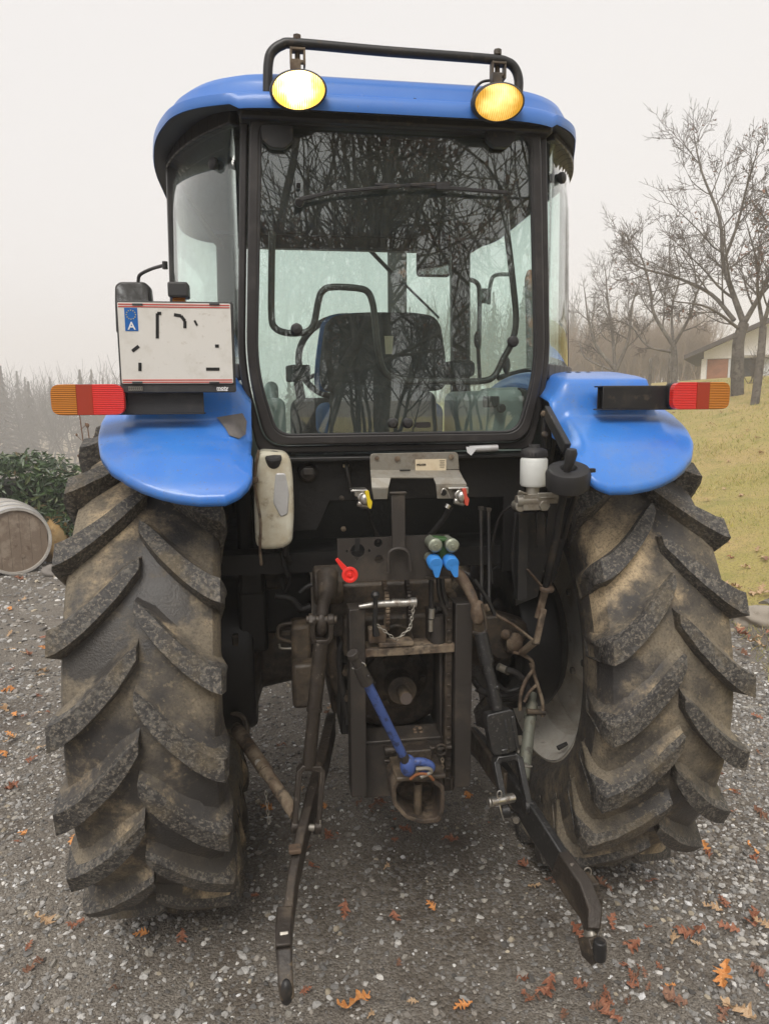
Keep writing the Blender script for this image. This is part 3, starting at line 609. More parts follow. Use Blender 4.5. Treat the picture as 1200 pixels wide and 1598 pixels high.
# pale misty wood
def wood(name, n, place, seed, hs, mat_, conif=.15, rr=.05, kids=(6, 5, 4), maxl=2):
    g = random.Random(seed); var = []
    for k in range(7):
        segs = []
        if g.random() < conif or k == 6:
            segs.append((Vector((0, 0, 0)), Vector((0, 0, 1.0)), .008, .0004, 0))
            for q in range(150):
                z_ = .2+.8*q/150; a = g.uniform(0, 6.28); w_ = (1.0-z_)*.24*g.uniform(.5, 1.15)+.004; segs.append((Vector((0, 0, z_)), Vector((math.cos(a)*w_, math.sin(a)*w_, z_-.03)), .012, .004, 2))
        else: grow(segs, Vector((0, 0, 0)), Vector((0, 0, 1)), .5, .014, 0, maxl+1, g, .15, .35, kids, .6, .0016)
        var.append((np.array([tuple(s[0]) for s in segs]), np.array([tuple(s[1]) for s in segs]), np.array([s[2] for s in segs]), np.array([s[3] for s in segs])))
    P0, P1, R0, R1 = [], [], [], []
    for i in range(n):
        x, y = place(g); h = g.uniform(*hs); v = var[g.randrange(6)] if g.random() > conif else var[6]; a = g.uniform(0, 6.28)
        ro = np.array([[math.cos(a), -math.sin(a), 0], [math.sin(a), math.cos(a), 0], [0, 0, 1]]).T*h; b = np.array([x, y, float(H(x, y))-.2])
        P0.append(v[0]@ro+b); P1.append(v[1]@ro+b); R0.append(v[2]*h*g.uniform(.7, 1.3)); R1.append(v[3]*h)
    o = seg_mesh(name, np.concatenate(P0), np.concatenate(P1), np.concatenate(R0), np.concatenate(R1), 3, mat_); tag(o, kind='stuff'); return o
WM = mat('wood_stems', (.05, .042, .036), .95)
BRM = mat('brush_stems', (.27, .20, .145), .95)
def inrange(d0, d1, p0, p1):
    def f(g):
        d = g.uniform(d0, d1); px = g.uniform(p0, p1); v = CF+CR*(px-600)/FPX; v = v/np.hypot(v[0], v[1]); return CAM[0]+v[0]*d, CAM[1]+v[1]*d
    return f
wood('misty_wood', 150, inrange(100, 135, -150, 900), 31, (13, 16.5), WM, .08)
wood('valley_thicket', 320, inrange(50, 90, -150, 800), 32, (1.2, 3.2), BRM, 0, kids=(6, 4, 3))
wood('brush_behind_trees', 330, inrange(52, 78, 860, 1090), 33, (2.5, 5.5), BRM, .0, kids=(6, 5, 4))
def behind(g):
    a = R(180)+YAW*0+g.uniform(-1.0, 1.0); d = g.uniform(18, 34); return math.sin(a)*d+1, math.cos(a)*d-2
wood('woodland_edge', 210, behind, 35, (3.5, 8), WM, .04, kids=(6, 5, 4))
# fence posts by the brush
for px, h_ in ((1032, 1.5), (1003, 1.2), (930, 1.2)):
    b = base_at(px, 29); q = MB(); q.tube([(0, 0, -.1), (.01, 0, h_*.5), (.02, .01, h_), (.02, .01, h_+.03)], [.06, .057, .05, .03], 8)
    o = q.build('fence_post', BARK, loc=b); tag(o, {1032: 'taller grey wooden fence post between the two left bare trees', 1003: 'short wooden fence post left of the middle bare tree', 930: 'short wooden fence post nearest the tractor cab'}[px], 'post')

# ------------------------------------------------------------------ white house on the rise
def house():
    D = 36; k = D; b = base_at(1150, D); g0 = (b-Vector(CAM)).dot(Vector(CF))
    o0 = AD(1095, 600, g0); uy = Vector((o0.x-CAM[0], o0.y-CAM[1], 0)).normalized(); uy.rotate(Matrix.Rotation(R(-3), 3, 'Z')); ux = Vector((uy.y, -uy.x, 0))
    px2m = g0/FPX; z0 = o0.z-1.2
    h = empty('white_house', (o0.x, o0.y, z0)); tag(h, 'white house with dark pitched roof and brown wooden door', 'house')
    def W(px, py, off=0): return ((px-1095)*px2m, off, (600-py)*px2m+1.2)
    rot = math.atan2(ux.y, ux.x); h.rotation_euler = (0, 0, rot)
    Wd = 10.5; ridge = Wd*.5; ze = W(0, 548)[2]; slope = .45; zr = ze+ridge*slope
    WA = mat('white_render', (.82, .80, .77), .85, layers=[((.60, .57, .52), 1.5, .5, .7, .5)], bump=.2, bscale=20)
    RO = mat('dark_roof_tiles', (.075, .062, .058), .8, layers=[((.13, .11, .10), 4, .5, .7, .6)], bump=.8, bscale=12)
    BD = mat('brown_boards', (.36, .155, .085), .7, layers=[((.25, .10, .055), 5, .45, .65, .7)], bump=.3, bscale=20)
    DK = mat('dark_opening', (.03, .03, .032), .6); WT = mat('white_boards', (.60, .62, .64), .6, layers=[((.45, .46, .48), 5, .5, .7, .5)])
    zl = W(0, 561)[2]
    q = MB(); q.prism([(0, zl), (Wd, zl), (Wd, ze), (ridge, zr), (0, ze)], .3, (0, .15, 0)); q.box((.0+.02, .15, zl/2), (.2, .3, zl)); q.box((6.2, .15, zl/2), (3, .3, zl-.01)); q.box((Wd/2, 8, ze/2), (Wd, .3, ze)); q.box((.15, 4, ze/2), (.3, 7.5, ze)); q.box((Wd-.15, 4, ze/2), (.3, 7.5, ze))
    w = q.build('wall', WA, h)
    for sg in (-1, 1):
        q = MB(); x0 = ridge; x1 = ridge+sg*(ridge+.75); q.prism([(x0, zr+.12), (x1, zr+.12-(ridge+.75)*slope), (x1, zr-.06-(ridge+.75)*slope), (x0, zr-.06)], 9.4, (0, 4, 0)); q.build('roof', RO, h)
    q = MB(); q.box((.15+.42, .12, zl/2), (.84, .08, zl-.04)); d = q.build('door', BD, h)
    q = MB()
    for z_ in (.3, zl-.35): q.box((.57, .065, z_), (.8, .03, .14))
    q.bar((.2, .07, .4), (.95, .07, zl-.45), .03, .1, (0, 0, 1)); q.build('door_brace', BD, d)
    q = MB(); q.box((1.03, .1, zl/2), (.09, .12, zl-.02)); q.box((.12, .1, zl/2), (.06, .12, zl-.02)); q.build('door_frame', WT, h)
    q = MB(); q.box((1.9, .28, zl/2), (1.6, .05, zl-.02)); q.build('dark_doorway', DK, h)
    q = MB(); x_ = 2.15
    for i in range(10): q.box((x_+i*.17, .1, zl/2), (.16, .06, zl-.05))
    q.build('garage_door', WT, h); q = MB(); q.box((5.6, -.03, zl+.05), (8.4, .35, .10)); q.build('lintel', mat('grey_beam', (.30, .27, .22), .8), h)
    q = MB(); q.box((4.1, .1, zl/2), (.7, .07, zl-.05)); q.build('side_door', mat('pale_grey_boards', (.45, .5, .52), .6), h)
    return h
house()
# low shrub at the house wall
def shrub(px, D, h_, n, name, label, mat_, seed):
    g = random.Random(seed); segs = []
    for k in range(n): grow(segs, Vector((g.uniform(-.25, .25), g.uniform(-.2, .2), 0)), Vector((g.uniform(-.6, .6), g.uniform(-.5, .5), 1)).normalized(), h_*.6, .012, 1, 3, g, .1, .5, (3, 3, 3, 3), .5, .005)
    b = base_at(px, D); o = seg_mesh(name, np.array([tuple(s[0]) for s in segs]), np.array([tuple(s[1]) for s in segs]), np.array([s[2] for s in segs]), np.array([s[3] for s in segs]), 4, mat_, loc=b)
    return tag(o, label, 'shrub')
shrub(1165, 24, 1.0, 14, 'twiggy_shrub', 'small twiggy bare shrub beside the thick trunk near the house', TWIG, 4)

# ------------------------------------------------------------------ hedge, barrel, rocks
def hedge():
    h = empty('laurel_hedge', (-4.2, 5.9, 0)); tag(h, 'dark green glossy laurel hedge behind the barrel and the left tyre', 'hedge')
    g = np.random.default_rng(5); n = 15000
    x = g.uniform(-4.2, 2.9, n); top = .93+.09*np.sin(x*2.1)+.06*np.sin(x*5.3+1)
    t = g.random(n); side = g.random(n) < .62
    y = np.where(side, -.62-.10*np.sin(x*3+t*6)-g.random(n)**2*-.35, g.uniform(-.62, .62, n)); z = np.where(side, t*top, top-g.random(n)**2*.12+.03*g.normal(size=n))
    y = y+.10*np.sin(z*5+x*4)
    P = np.stack([x, y, z], 1); out = np.stack([g.normal(0, .45, n), np.where(side, -1, -.35)+g.normal(0, .35, n), np.where(side, .35, 1)+g.normal(0, .4, n)], 1); out /= np.linalg.norm(out, axis=1, keepdims=True)
    rnd = g.normal(size=(n, 3)); u = np.cross(out, rnd); u /= np.linalg.norm(u, axis=1, keepdims=True); u[:, 2] -= .25; v = np.cross(out, u)
    L_ = g.uniform(.035, .06, n)[:, None]; W_ = L_*.34
    V = np.stack([P-u*L_, P+v*W_+out*.008, P+u*L_*1.05, P-v*W_+out*.008, P-u*L_*.2-out*.004], 1)
    F = np.array([(0, 4, 3), (4, 2, 3), (0, 1, 4), (4, 1, 2)]); F = ((np.arange(n)*5)[:, None, None]+F[None]).reshape(-1, 3)
    pal = np.array([(.035, .065, .022), (.055, .095, .03), (.025, .045, .018), (.10, .13, .045), (.13, .10, .05)]); cc = pal[g.choice(5, n, p=[.36, .3, .2, .11, .03])]*g.uniform(.7, 1.3, (n, 1))
    C = np.repeat(np.concatenate([cc, np.ones((n, 1))], 1)[:, None], 5, 1)
    quad_mesh('foliage', V.reshape(-1, 3), F, mat('laurel_leaf', (.05, .08, .03), .38, attr='col', spec=.6), h, colr=C.reshape(-1, 4))
    p0 = np.stack([g.uniform(-4.1, 2.8, 260), g.uniform(-.4, .4, 260), 0*np.ones(260)-.05], 1); p1 = p0+np.stack([g.normal(0, .12, 260), g.normal(0, .15, 260), g.uniform(.6, .95, 260)], 1)
    seg_mesh('stems', p0, p1, np.full(260, .011), np.full(260, .004), 5, TWIG, h)
    q = MB(); q.box((-.65, .05, .38), (7.1, .72, .76)); q.build('inner_shade', mat('hedge_shade_dark', (.02, .022, .014), .95, bump=1, bscale=20), h)  # near-black core box, its colour stands in for the shade inside the hedge
hedge()
for k, (px, top, lb) in enumerate(((128, 640, 'tall dry flower stalk rising above the hedge beside the fender'), (141, 664, 'shorter dry stalk with a seed head at the hedge end by the tyre'))):
    b = A(px+6, 735, 5.4); t = A(px-4, top, 5.4); q = MB(); base = Vector((b.x, b.y, 0)); md = base.lerp(t, .6)+Vector((.02, 0, 0))
    q.tube(curve([base, md, t], 6), .006, 6); q.ell(t, (.02, .02, .025), 8, 6)
    for j in range(7): a = base.lerp(t, .45+.07*j); q.tube([a, a+Vector((.05*(-1)**j, .02, .05))], .003, 5); q.ell(a+Vector((.05*(-1)**j, .02, .055)), (.012, .012, .016), 6, 5)
    tag(q.build('dry_flower_stalk', mat('dry_stalk', (.16, .09, .05), .85)), lb, 'plant')
def barrel():
    hc = A(26, 842, 4.75); r_ = .315; ax = Vector((-.52, .86, -.02)).normalized(); hc.z = r_+.0
    hc = A(26, 845, 4.75); hc.z = max(hc.z, r_)
    b = empty('wooden_barrel', (hc.x, hc.y, 0)); tag(b, 'weathered grey wooden barrel lying on its side by the hedge', 'barrel')
    o = Vector((0, 0, hc.z)); L_ = .88; bul = lambda a: r_+.055*math.sin(math.pi*a/L_)
    WD = mat('barrel_head_wood', (.20, .15, .11), .8, layers=[((.33, .27, .21), 7, .45, .62, .7), ((.10, .06, .04), 12, .55, .68, .8)], bump=.5, bscale=40)
    ST = mat('pale_staves', (.42, .39, .35), .75, layers=[((.56, .54, .50), 8, .45, .62, .7), ((.22, .18, .15), 14, .55, .7, .6)], bump=.5, bscale=40)
    HP = mat('whitened_hoops', (.50, .49, .48), .5, metal=.3, layers=[((.30, .27, .24), 14, .5, .68, .7)])
    q = MB(); q.lathe([(bul(L_*i/14), L_*i/14) for i in range(15)], o, ax, 56, cap=False); q.lathe([(bul(0)-.02, .0), (bul(0)-.022, .03)], o, ax, 56, cap=False); q.lathe([(bul(0), 0), (bul(0)-.02, 0)], o, ax, 56, cap=False)
    q.build('staves', ST, b)
    q = MB(); x = ax.orthogonal().normalized(); x = Vector((ax.y, -ax.x, 0)).normalized(); z = x.cross(ax)
    for k in range(7):
        w = 2*r_/7; x0 = -r_+k*w; a = [(x0+.001, 0)]
        pts = []
        for s_ in range(7): xx = x0+.001+(w-.002)*s_/6; pts.append((xx, math.sqrt(max(0, (r_-.018)**2-xx*xx))))
        pts = [p for p in pts if abs(p[0]) < r_-.018]; poly = pts+[(a_, -c_) for a_, c_ in reversed(pts)]
        if len(poly) > 4: q.prism(poly, .02, o+ax*.03, x, z)
    q.build('head', WD, b)
    for i, (a0, a1) in enumerate(((.0, .05), (.11, .15), (.24, .28), (.60, .64), (.73, .77), (.83, .88))):
        q = MB(); q.lathe([(bul(a0)+.0015, a0), (bul(a0)+.005, a0), (bul(a1)+.005, a1), (bul(a1)+.0015, a1)], o, ax, 56, cap=False); q.build('hoop', HP, b)
    q = MB(); q.cyl(o+z*-.15+x*.05+ax*.012, o+z*-.15+x*.05+ax*.03, .018, n=12); q.build('bung', WD, b)
barrel()
def rock(name, c, rad, label, mat_, seed, cat='rock'):
    q = bmesh.new(); bmesh.ops.create_icosphere(q, subdivisions=4, radius=1); g = random.Random(seed); ph = [g.uniform(0, 6) for _ in range(9)]
    for v in q.verts:
        p = v.co.copy(); k = 1+.16*math.sin(p.x*3+ph[0])*math.cos(p.y*2.6+ph[1])+.08*math.sin(p.z*6+ph[2]+p.x*4)+.04*math.sin(p.y*11+ph[3])*math.sin(p.x*9+ph[4])
        p.x = max(-.8, min(.85, p.x)); p.z = max(-.75, min(.86, p.z)); v.co = Vector((p.x*rad[0], p.y*rad[1], p.z*rad[2]))*k
    me = bpy.data.meshes.new(name); q.to_mesh(me); q.free(); me.materials.append(mat_); me.polygons.foreach_set('use_smooth', [True]*len(me.polygons))
    o = bpy.data.objects.new(name, me); col.objects.link(o); o.location = c; return tag(o, label, cat)
YR = mat('ochre_sandstone', (.46, .29, .12), .9, layers=[((.58, .42, .22), 5, .45, .62, .7), ((.28, .17, .08), 14, .52, .66, .6)], bump=1, bscale=22, bump2=.6, b2scale=6)
p = AZ(88, 872); rock('ochre_rock', (p.x, p.y, .20), (.17, .2, .30), 'ochre yellow sandstone rock standing between barrel and hedge', YR, 3)
p = AZ(70, 905); rock('small_rock', (p.x+.02, p.y+.2, .03), (.12, .1, .07), 'low grey stone on the gravel right of the barrel', SM if False else mat('grey_stone', (.22, .2, .18), .9, bump=1, bscale=25), 4)
p = AZ(1184, 990); rock('small_rock', (p.x+.05, p.y+.1, .09), (.17, .12, .09), 'pale rounded stone at the edge of the lawn beside the right tyre', mat('pale_stone', (.34, .30, .25), .9, layers=[((.2, .17, .13), 12, .5, .65, .6)], bump=1, bscale=25), 6)
q = MB(); a = Vector((p.x+.25, p.y+.3, .09)); q.tube([a, a+Vector((.4, .18, .03)), a+Vector((.9, .36, .04))], [.055, .06, .05], 10); tag(q.build('cut_log', BARK), 'short grey log lying at the lawn edge behind the pale stone', 'log')
# ================================================================== TRACTOR
T = empty('tractor', (0, 0, 0)); tag(T, 'blue farm tractor with black cab frame and muddy rear tyres seen from behind', 'tractor')
AX, XC = .775, .706
# ------------------------------------------------------------------ rear wheels
def rear_wheel(s, ph):
    w = empty('rear_wheel', (0, 0, 0), T); hw = .202; Rt, Rc = .790, .750
    sq = lambda z: z if z > -.735 else -.735-(.045)*(1-math.exp(-(-.735-z)/.045))
    def P(x, r_, a): return (s*(XC+x), -r_*math.cos(a), AX+sq(r_*math.sin(a)))
    hp = [(-.118, .446), (-.136, .456), (-.165, .495), (-.182, .545), (-.190, .600), (-.193, .650), (-.190, .690), (-.178, .720), (-.145, .736), (-.07, .746), (-.012, .749), (-.004, .747)]
    prof = hp+[(-x, r_) for x, r_ in reversed(hp)]
    q = MB(); n = 150; K = len(prof)
    for i in range(n):
        a = 2*math.pi*i/n
        for x, r_ in prof: q.v.append(P(x, r_, a))
    for i in range(n):
        for k in range(K-1):
            q.f.append((i*K+k, i*K+k+1, ((i+1) % n)*K+k+1, ((i+1) % n)*K+k)); q.mi.append(1 if (k < 5 or k > K-7) else 0)
    q.m = 2; NL = 22; rc = lambda x: np.interp(abs(x), [0, .07, .145, .178, .190, .193, .194], [.749, .746, .736, .720, .690, .655, .605])
    g = random.Random(5+s)
    for half in (-1, 1):
        for i in range(NL):
            a0 = ph+2*math.pi*(i+(.5 if half*1 > 0 else 0))/NL+R(10); cs = []
            st = 13
            for j in range(st):
                u = j/(st-4)
                if u <= 1: x = half*(-.004+(hw+.004)*u); a = a0-R(14.0)*(1-(1-u)**1.42); top = Rt-.002-.006*(u**3)-(.006 if j == 0 else 0); rb = rc(x)-.008; wt, wb = .0285+.002*u, .045+.006*u
                else:
                    e = (j-(st-4))/3; x = half*(hw+.002+.008*math.sin(math.pi*e)); a = a0-R(14.0)-R(.8)*e; top = Rt-.012-.082*e; rb = rc(x)-.008-.05*e; wt, wb = .028-.010*e, .044-.022*e
                lead = R(.0)
                xb = x-half*.05*max(0, u-.72)
                nose = (.55 if j == 0 else .85 if j == 1 else 1)
                fl = max(.0, 1-1.3*max(0, u-.93)/.3); cs.append([(xb, rb-.004, a+(wb*2.0*nose*fl+wb*(1-fl))/Rc), (xb, rb+.010*fl, a+wb/Rc*1.22*nose), (x, rb+(top-rb)*.62, a+(wt+.009)*nose/Rc), (x, top, a+wt*nose/Rc), (x, top-.001, a-wt*nose/Rc), (xb, rb, a-wb/Rc*.80*nose)])
            b = len(q.v); m_ = len(cs)
            for c in cs:
                jx = g.uniform(-.0015, .0015)
                for x, r_, a in c: q.v.append(P(x, r_+jx, a))
            for j in range(m_-1):
                for k in range(6):
                    k2 = (k+1) % 6; q.f.append((b+j*6+k, b+j*6+k2, b+(j+1)*6+k2, b+(j+1)*6+k)); q.mi.append(0 if k < 2 else 2)
            q.f += [tuple(b+i for i in range(6)), tuple(b+(m_-1)*6+i for i in range(5, -1, -1))]; q.mi += [2, 2]
    ty = q.build('tyre', [M['tread'], M['side'], M['lug']], w, bevel=.009, seg=3, smooth=50)
    # rim: inboard flange, well, outboard disc
    q = MB(); q.lathe([(.448, -.134), (.456, -.130), (.456, -.116), (.436, -.110), (.430, -.075), (.404, -.060), (.378, -.040), (.374, .02), (.398, .036), (.424, .07), (.432, .11), (.444, .122), (.463, .132), (.463, .145), (.452, .145), (.424, .10), (.392, .060), (.366, .03), (.366, -.046), (.396, -.070), (.422, -.083), (.427, -.114), (.446, -.134)], (s*XC, 0, AX), (s, 0, 0), 72, cap=False)
    rim = q.build('rim', M['rim'], w)
    q = MB(); q.lathe([(.382, .035), (.35, .085), (.30, .10), (.22, .08), (.16, .02), (.13, .015), (.0, .015)], (s*XC, 0, AX), (s, 0, 0), 56, cap=False); q.build('wheel_disc', M['rim'], rim, solid=.01)
    for k in range(8):
        a = k*math.pi/4+.2; q = MB(); q.cyl((s*(XC+.0), -.145*math.cos(a), AX+.145*math.sin(a)), (s*(XC+.04), -.145*math.cos(a), AX+.145*math.sin(a)), .013, n=6); q.build('wheel_bolt', M['silver'], rim)
    q = MB(); a = R(-58); q.cyl((s*(XC-.12), -.408*math.cos(a), AX+.408*math.sin(a)), (s*(XC-.085), -.395*math.cos(a), AX+.395*math.sin(a)), .009, .007, 10); q.build('valve_stem', M['rubberseal'], rim)
rear_wheel(-1, R(1.5)); rear_wheel(1, R(2))

def front_wheel(s):
    w = empty('front_wheel', (0, 0, 0), T); q = MB(); c = Vector((s*.78, 2.35, .60)); q.lathe([(.33, -.13), (.42, -.16), (.52, -.16), (.575, -.13), (.585, 0), (.575, .13), (.52, .16), (.42, .16), (.33, .13)], c, (s, 0, 0), 48, cap=False)
    for half in (-1, 1):
        for i in range(20):
            a0 = 2*math.pi*(i+.25*(1+half))/20
            def pp(u, r_): a = a0-.35*u; return c+Vector((half*.14*u, -r_*math.cos(a), r_*math.sin(a)))
            q.bar(pp(.02, .59), pp(1, .585), .045, .07, up=(0, -math.cos(a0), math.sin(a0)))
    ty = q.build('tyre', M['side'], w, bevel=.005); q = MB(); q.lathe([(.34, -.12), (.30, -.10), (.29, .02), (.12, .04), (.10, .07), (0, .07)], c, (s, 0, 0), 40, cap=False); q.build('rim', M['rim'], w, solid=.01)
front_wheel(-1); front_wheel(1)
q = MB(); q.bar((-.6, 2.35, .58), (.6, 2.35, .58), .16, .14); q.box((0, 1.9, .62), (.3, 1.3, .2)); q.build('front_axle', M['grimedark'], T, bevel=.02)
q = MB(); q.grid(lambda u, v: ((u-.5)*(.60-.06*v), 1.12+1.75*v, 1.10+.30*(1-(abs(u-.5)*2)**6)*(1-.18*v*v)), 20, 12); q.box((0, 1.95, .95), (.52, 1.6, .36)); q.build('hood', M['blue'], T)

# ------------------------------------------------------------------ fenders
pA = [(.80, 1.22), (.66, 1.42), (.48, 1.57), (.25, 1.675), (.0, 1.715), (-.22, 1.715), (-.36, 1.703), (-.445, 1.690), (-.470, 1.683), (-.480, 1.668), (-.487, 1.635), (-.495, 1.600), (-.503, 1.584), (-.545, 1.563), (-.60, 1.535), (-.66, 1.497), (-.715, 1.452), (-.748, 1.412)]
pB = [(.80, 1.20), (.66, 1.39), (.48, 1.53), (.25, 1.630), (.0, 1.662), (-.20, 1.650), (-.33, 1.630), (-.41, 1.612), (-.45, 1.600), (-.475, 1.592), (-.50, 1.582), (-.52, 1.574), (-.55, 1.560), (-.60, 1.532), (-.66, 1.492), (-.715, 1.445), (-.748, 1.402)]
from mathutils.bvhtree import BVHTree
BV = {}
def fender(s):
    f = empty('fender', (0, 0, 0), T); cA = curve([(0, *p) for p in pA], 4); cB = curve([(0, *p) for p in pB], 4)
    def resamp(c):
        ys = np.array([-p.y for p in c]); zs = np.array([p.z for p in c])
        Y = list(np.linspace(.80, -.40, 26))+list(np.linspace(-.408, -.5, 14))+[-.5-.245*math.sin(math.pi/2*k/30) for k in range(1, 31)]
        return [Vector((0, y_, float(np.interp(-y_, ys, zs)))) for y_ in Y]
    cA = resamp(cA); cB = resamp(cB)
    N = min(len(cA), len(cB)); cA = cA[-N:]; cB = cB[-N:]; N = len(cA); NU = 40; q = MB(); rows = []
    for j in range(N):
        z = cA[j].z; yb = cA[j].y
        # outer and inner outline: straight, then a round tongue at the rear
        t = min(1, max(0, (-.50-yb)/.245))
        xo = float(np.interp(-yb, [.47, .556, .618, .662, .700, .720, .732, .740, .7451], [.798, .790, .774, .745, .703, .665, .626, .583, .535]))
        xi = float(np.interp(-yb, [.20, .45, .70, .72, .735, .7451], [.435, .418, .420, .430, .448, .480]))
        if yb > -.2: xi = .435+.02*min(1, (yb+.2))
        row = []
        for i in range(NU+1):
            u = i/NU; x = xi+(xo-xi)*u; k = float(sstep(.712, .738, x)); kk = float(sstep(.420, .468, x)); p = cB[j]*k+cA[j]*(1-k)
            crown = -.012*(max(0, abs(u-.5)*2-.6)/.4)**2*(1-t)
            slope = (1-kk)*(-.05)*(1-t)**1.5
            row.append((s*x, p.y, p.z+crown+slope))
        rows.append(row)
    for row in rows: q.v += row
    W_ = NU+1
    for j in range(N-1):
        for i in range(NU): q.f.append((j*W_+i, j*W_+i+1, (j+1)*W_+i+1, (j+1)*W_+i)); q.mi.append(0)
    # rolled lip along outer edge and rear edge
    edge_ = [j*W_+NU for j in range(N)]+[(N-1)*W_+i for i in range(NU-1, -1, -1)]+[j*W_ for j in range(N-2, N-22, -1)]
    prev = None; M_ = len(edge_); cen = Vector((s*.61, -.35, 1.45))
    strips = [edge_]
    for lv, (dn_, inn) in enumerate(((.005, -.004), (.014, -.005), (.026, -.003))):
        st = []
        for e in edge_:
            p = Vector(q.v[e]); outv = Vector((p.x-cen.x, min(0, p.y-cen.y)*.8, 0)); outv = outv.normalized() if outv.length > 0 else outv
            st.append(len(q.v)); q.v.append(tuple(p+outv*(-inn)+Vector((0, 0, -dn_))))
        a = strips[-1]
        for i in range(M_-1): q.f.append((a[i], a[i+1], st[i+1], st[i])); q.mi.append(0)
        strips.append(st)
    BV[s] = BVHTree.FromPolygons([Vector(v) for v in q.v], q.f)
    o = q.build('fender_shell', M['blue'], f, smooth=60)
    md = o.modifiers.new('thickness', 'SOLIDIFY'); md.thickness = .004; md.offset = 0; md.use_even_offset = False
    # inner cheek wall between cab and tyre
    q = MB(); pts = [(p.y, p.z-.05) for p in cA if p.y > -.5]; pts += [(-.40, 1.33), (-.2, 1.16), (.3, 1.10), (.75, 1.10)]
    q.prism([(a, b) for a, b in pts], .012, (s*.437, 0, 0), (0, 1, 0), (0, 0, 1)); q.build('inner_panel', M['grimedark'], f)
    return f
FL, FR = fender(-1), fender(1)
def onto(px, py, s):
    "point on the fender behind the photo pixel"
    d = (A(px, py, 0)-Vector(CAM)).normalized(); h = BV[s].ray_cast(Vector(CAM), d)
    n_ = h[1] if h[1].dot(d) < 0 else -h[1]
    return h[0]+n_*.0035-d*.003
q = MB(); out_ = [(338, 652), (378, 645), (385, 658), (383, 678), (372, 686), (358, 681), (352, 670)]; P_ = [onto(a, b, -1) for a, b in out_]
N_ = 42; ccx, ccy = 366, 664; rim_ = []
for k in range(N_):
    f_ = k/N_*7; i = int(f_); t = f_-i; rim_.append((out_[i][0]*(1-t)+out_[(i+1) % 7][0]*t, out_[i][1]*(1-t)+out_[(i+1) % 7][1]*t))
vs_ = [onto(ccx, ccy, -1)]
for w_ in (.25, .5, .75, 1): vs_ += [onto(ccx+(a-ccx)*w_, ccy+(b-ccy)*w_, -1) for a, b in rim_]
fs_ = [(0, 1+k, 1+(k+1) % N_) for k in range(N_)]+[(1+j*N_+k, 1+(j+1)*N_+k, 1+(j+1)*N_+(k+1) % N_, 1+j*N_+(k+1) % N_) for j in range(3) for k in range(N_)]
q.add(vs_, fs_); q.build('missing_paint_patch', M['bare'], FL, smooth=60)
for dx in (0, .035, .075): 
    q = MB(); q.lathe([(.010, 0), (.010, .006), (.0, .009)], (.545+dx*.9, -.30+dx*.1, 1.706), (0, 0, 1), 10); q.build('bolt', M['black'], FR)
# ------------------------------------------------------------------ tail lights on their arms
def tail(s):
    t = empty('tail_light', (0, 0, 0), T); y = -.572; z = 1.638
    q = MB(); prof = [(-.030, -.040), (.025, -.043), (.025, .037), (-.030, .035)]
    # folded channel arm
    pts = rect(.535, z-.037, .745, z+.028) if s > 0 else rect(-.745, z-.037, -.535, z+.028)
    q.box((s*.640, y+.002, z-.004), (.215, .004, .062)); q.box((s*.640, y+.03, z-.036), (.215, .06, .004)); q.box((s*.640, y+.03, z+.027), (.215, .06, .004)); q.box((s*.575, y+.062, z-.004), (.06, .004, .062))
    q.build('bracket_arm', M['plastic'] if s < 0 else M['black'], t, bevel=.003)
    x0, x1, h2 = .718, .886, .0365
    def pill(a, b, grow=0): return rpoly([(a-grow, z-h2-grow), (b+grow, z-h2-grow), (b+grow, z+h2+grow), (a-grow, z+h2+grow)], .025+grow, 7)
    a, b = (x0, x1) if s > 0 else (-x1, -x0)
    q = MB(); q.prism(pill(a, b, .001), .034, (0, y-.002, 0)); q.build('lamp_housing', M['black'], t, bevel=.004)
    def sect(xa, xb, ra, rb, nm, mm):
        P = rpoly([(xa, z-h2), (xb, z-h2), (xb, z+h2), (xa, z+h2)], [ra, rb, rb, ra], 7); q = MB(); q.prism(P, .020, (0, y-.028, 0)); q.build(nm, mm, t, bevel=.006, seg=3)
    cuts = [.718, .787, .825, .886] if s > 0 else [.718, .790, .827, .886]
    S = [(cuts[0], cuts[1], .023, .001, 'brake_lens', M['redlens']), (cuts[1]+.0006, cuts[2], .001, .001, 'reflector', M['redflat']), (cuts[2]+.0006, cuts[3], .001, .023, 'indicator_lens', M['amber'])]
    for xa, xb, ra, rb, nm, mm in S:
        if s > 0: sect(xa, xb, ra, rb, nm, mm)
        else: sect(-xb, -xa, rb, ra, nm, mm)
tail(-1); tail(1)
# ------------------------------------------------------------------ number plate on its holder
NP = empty('number_plate', (0, 0, 0), T); x0, x1, z0, z1, y = -.7245, -.4535, 1.676, 1.868, -.600
q = MB(); q.prism(rpoly(rect(x0-.002, z0-.022, x1+.003, z1+.004), .006, 4), .014, (0, y+.008, 0)); q.build('plate_holder', M['plastic'], NP, bevel=.002)
q = MB(); q.prism(rpoly(rect(x0+.003, z0, x1-.003, z1), .004, 4), .004, (0, y-.001, 0)); q.build('plate_sheet', M['plate'], NP)
q = MB()
for z_ in (z0+.003, z0+.0085, z1-.0045, z1-.010): q.box(((x0+x1)/2, y-.0035, z_), (x1-x0-.010, .001, .0024))
q.build('red_lines', M['platered'], NP, smooth=0)
ya = y-.0035
q = MB(); ex = x0+.0225; q.box((ex+.011, ya, z1-.040), (.030, .001, .054)); eb = q.build('country_band', M['euroblue'], NP, smooth=0)
q = MB()
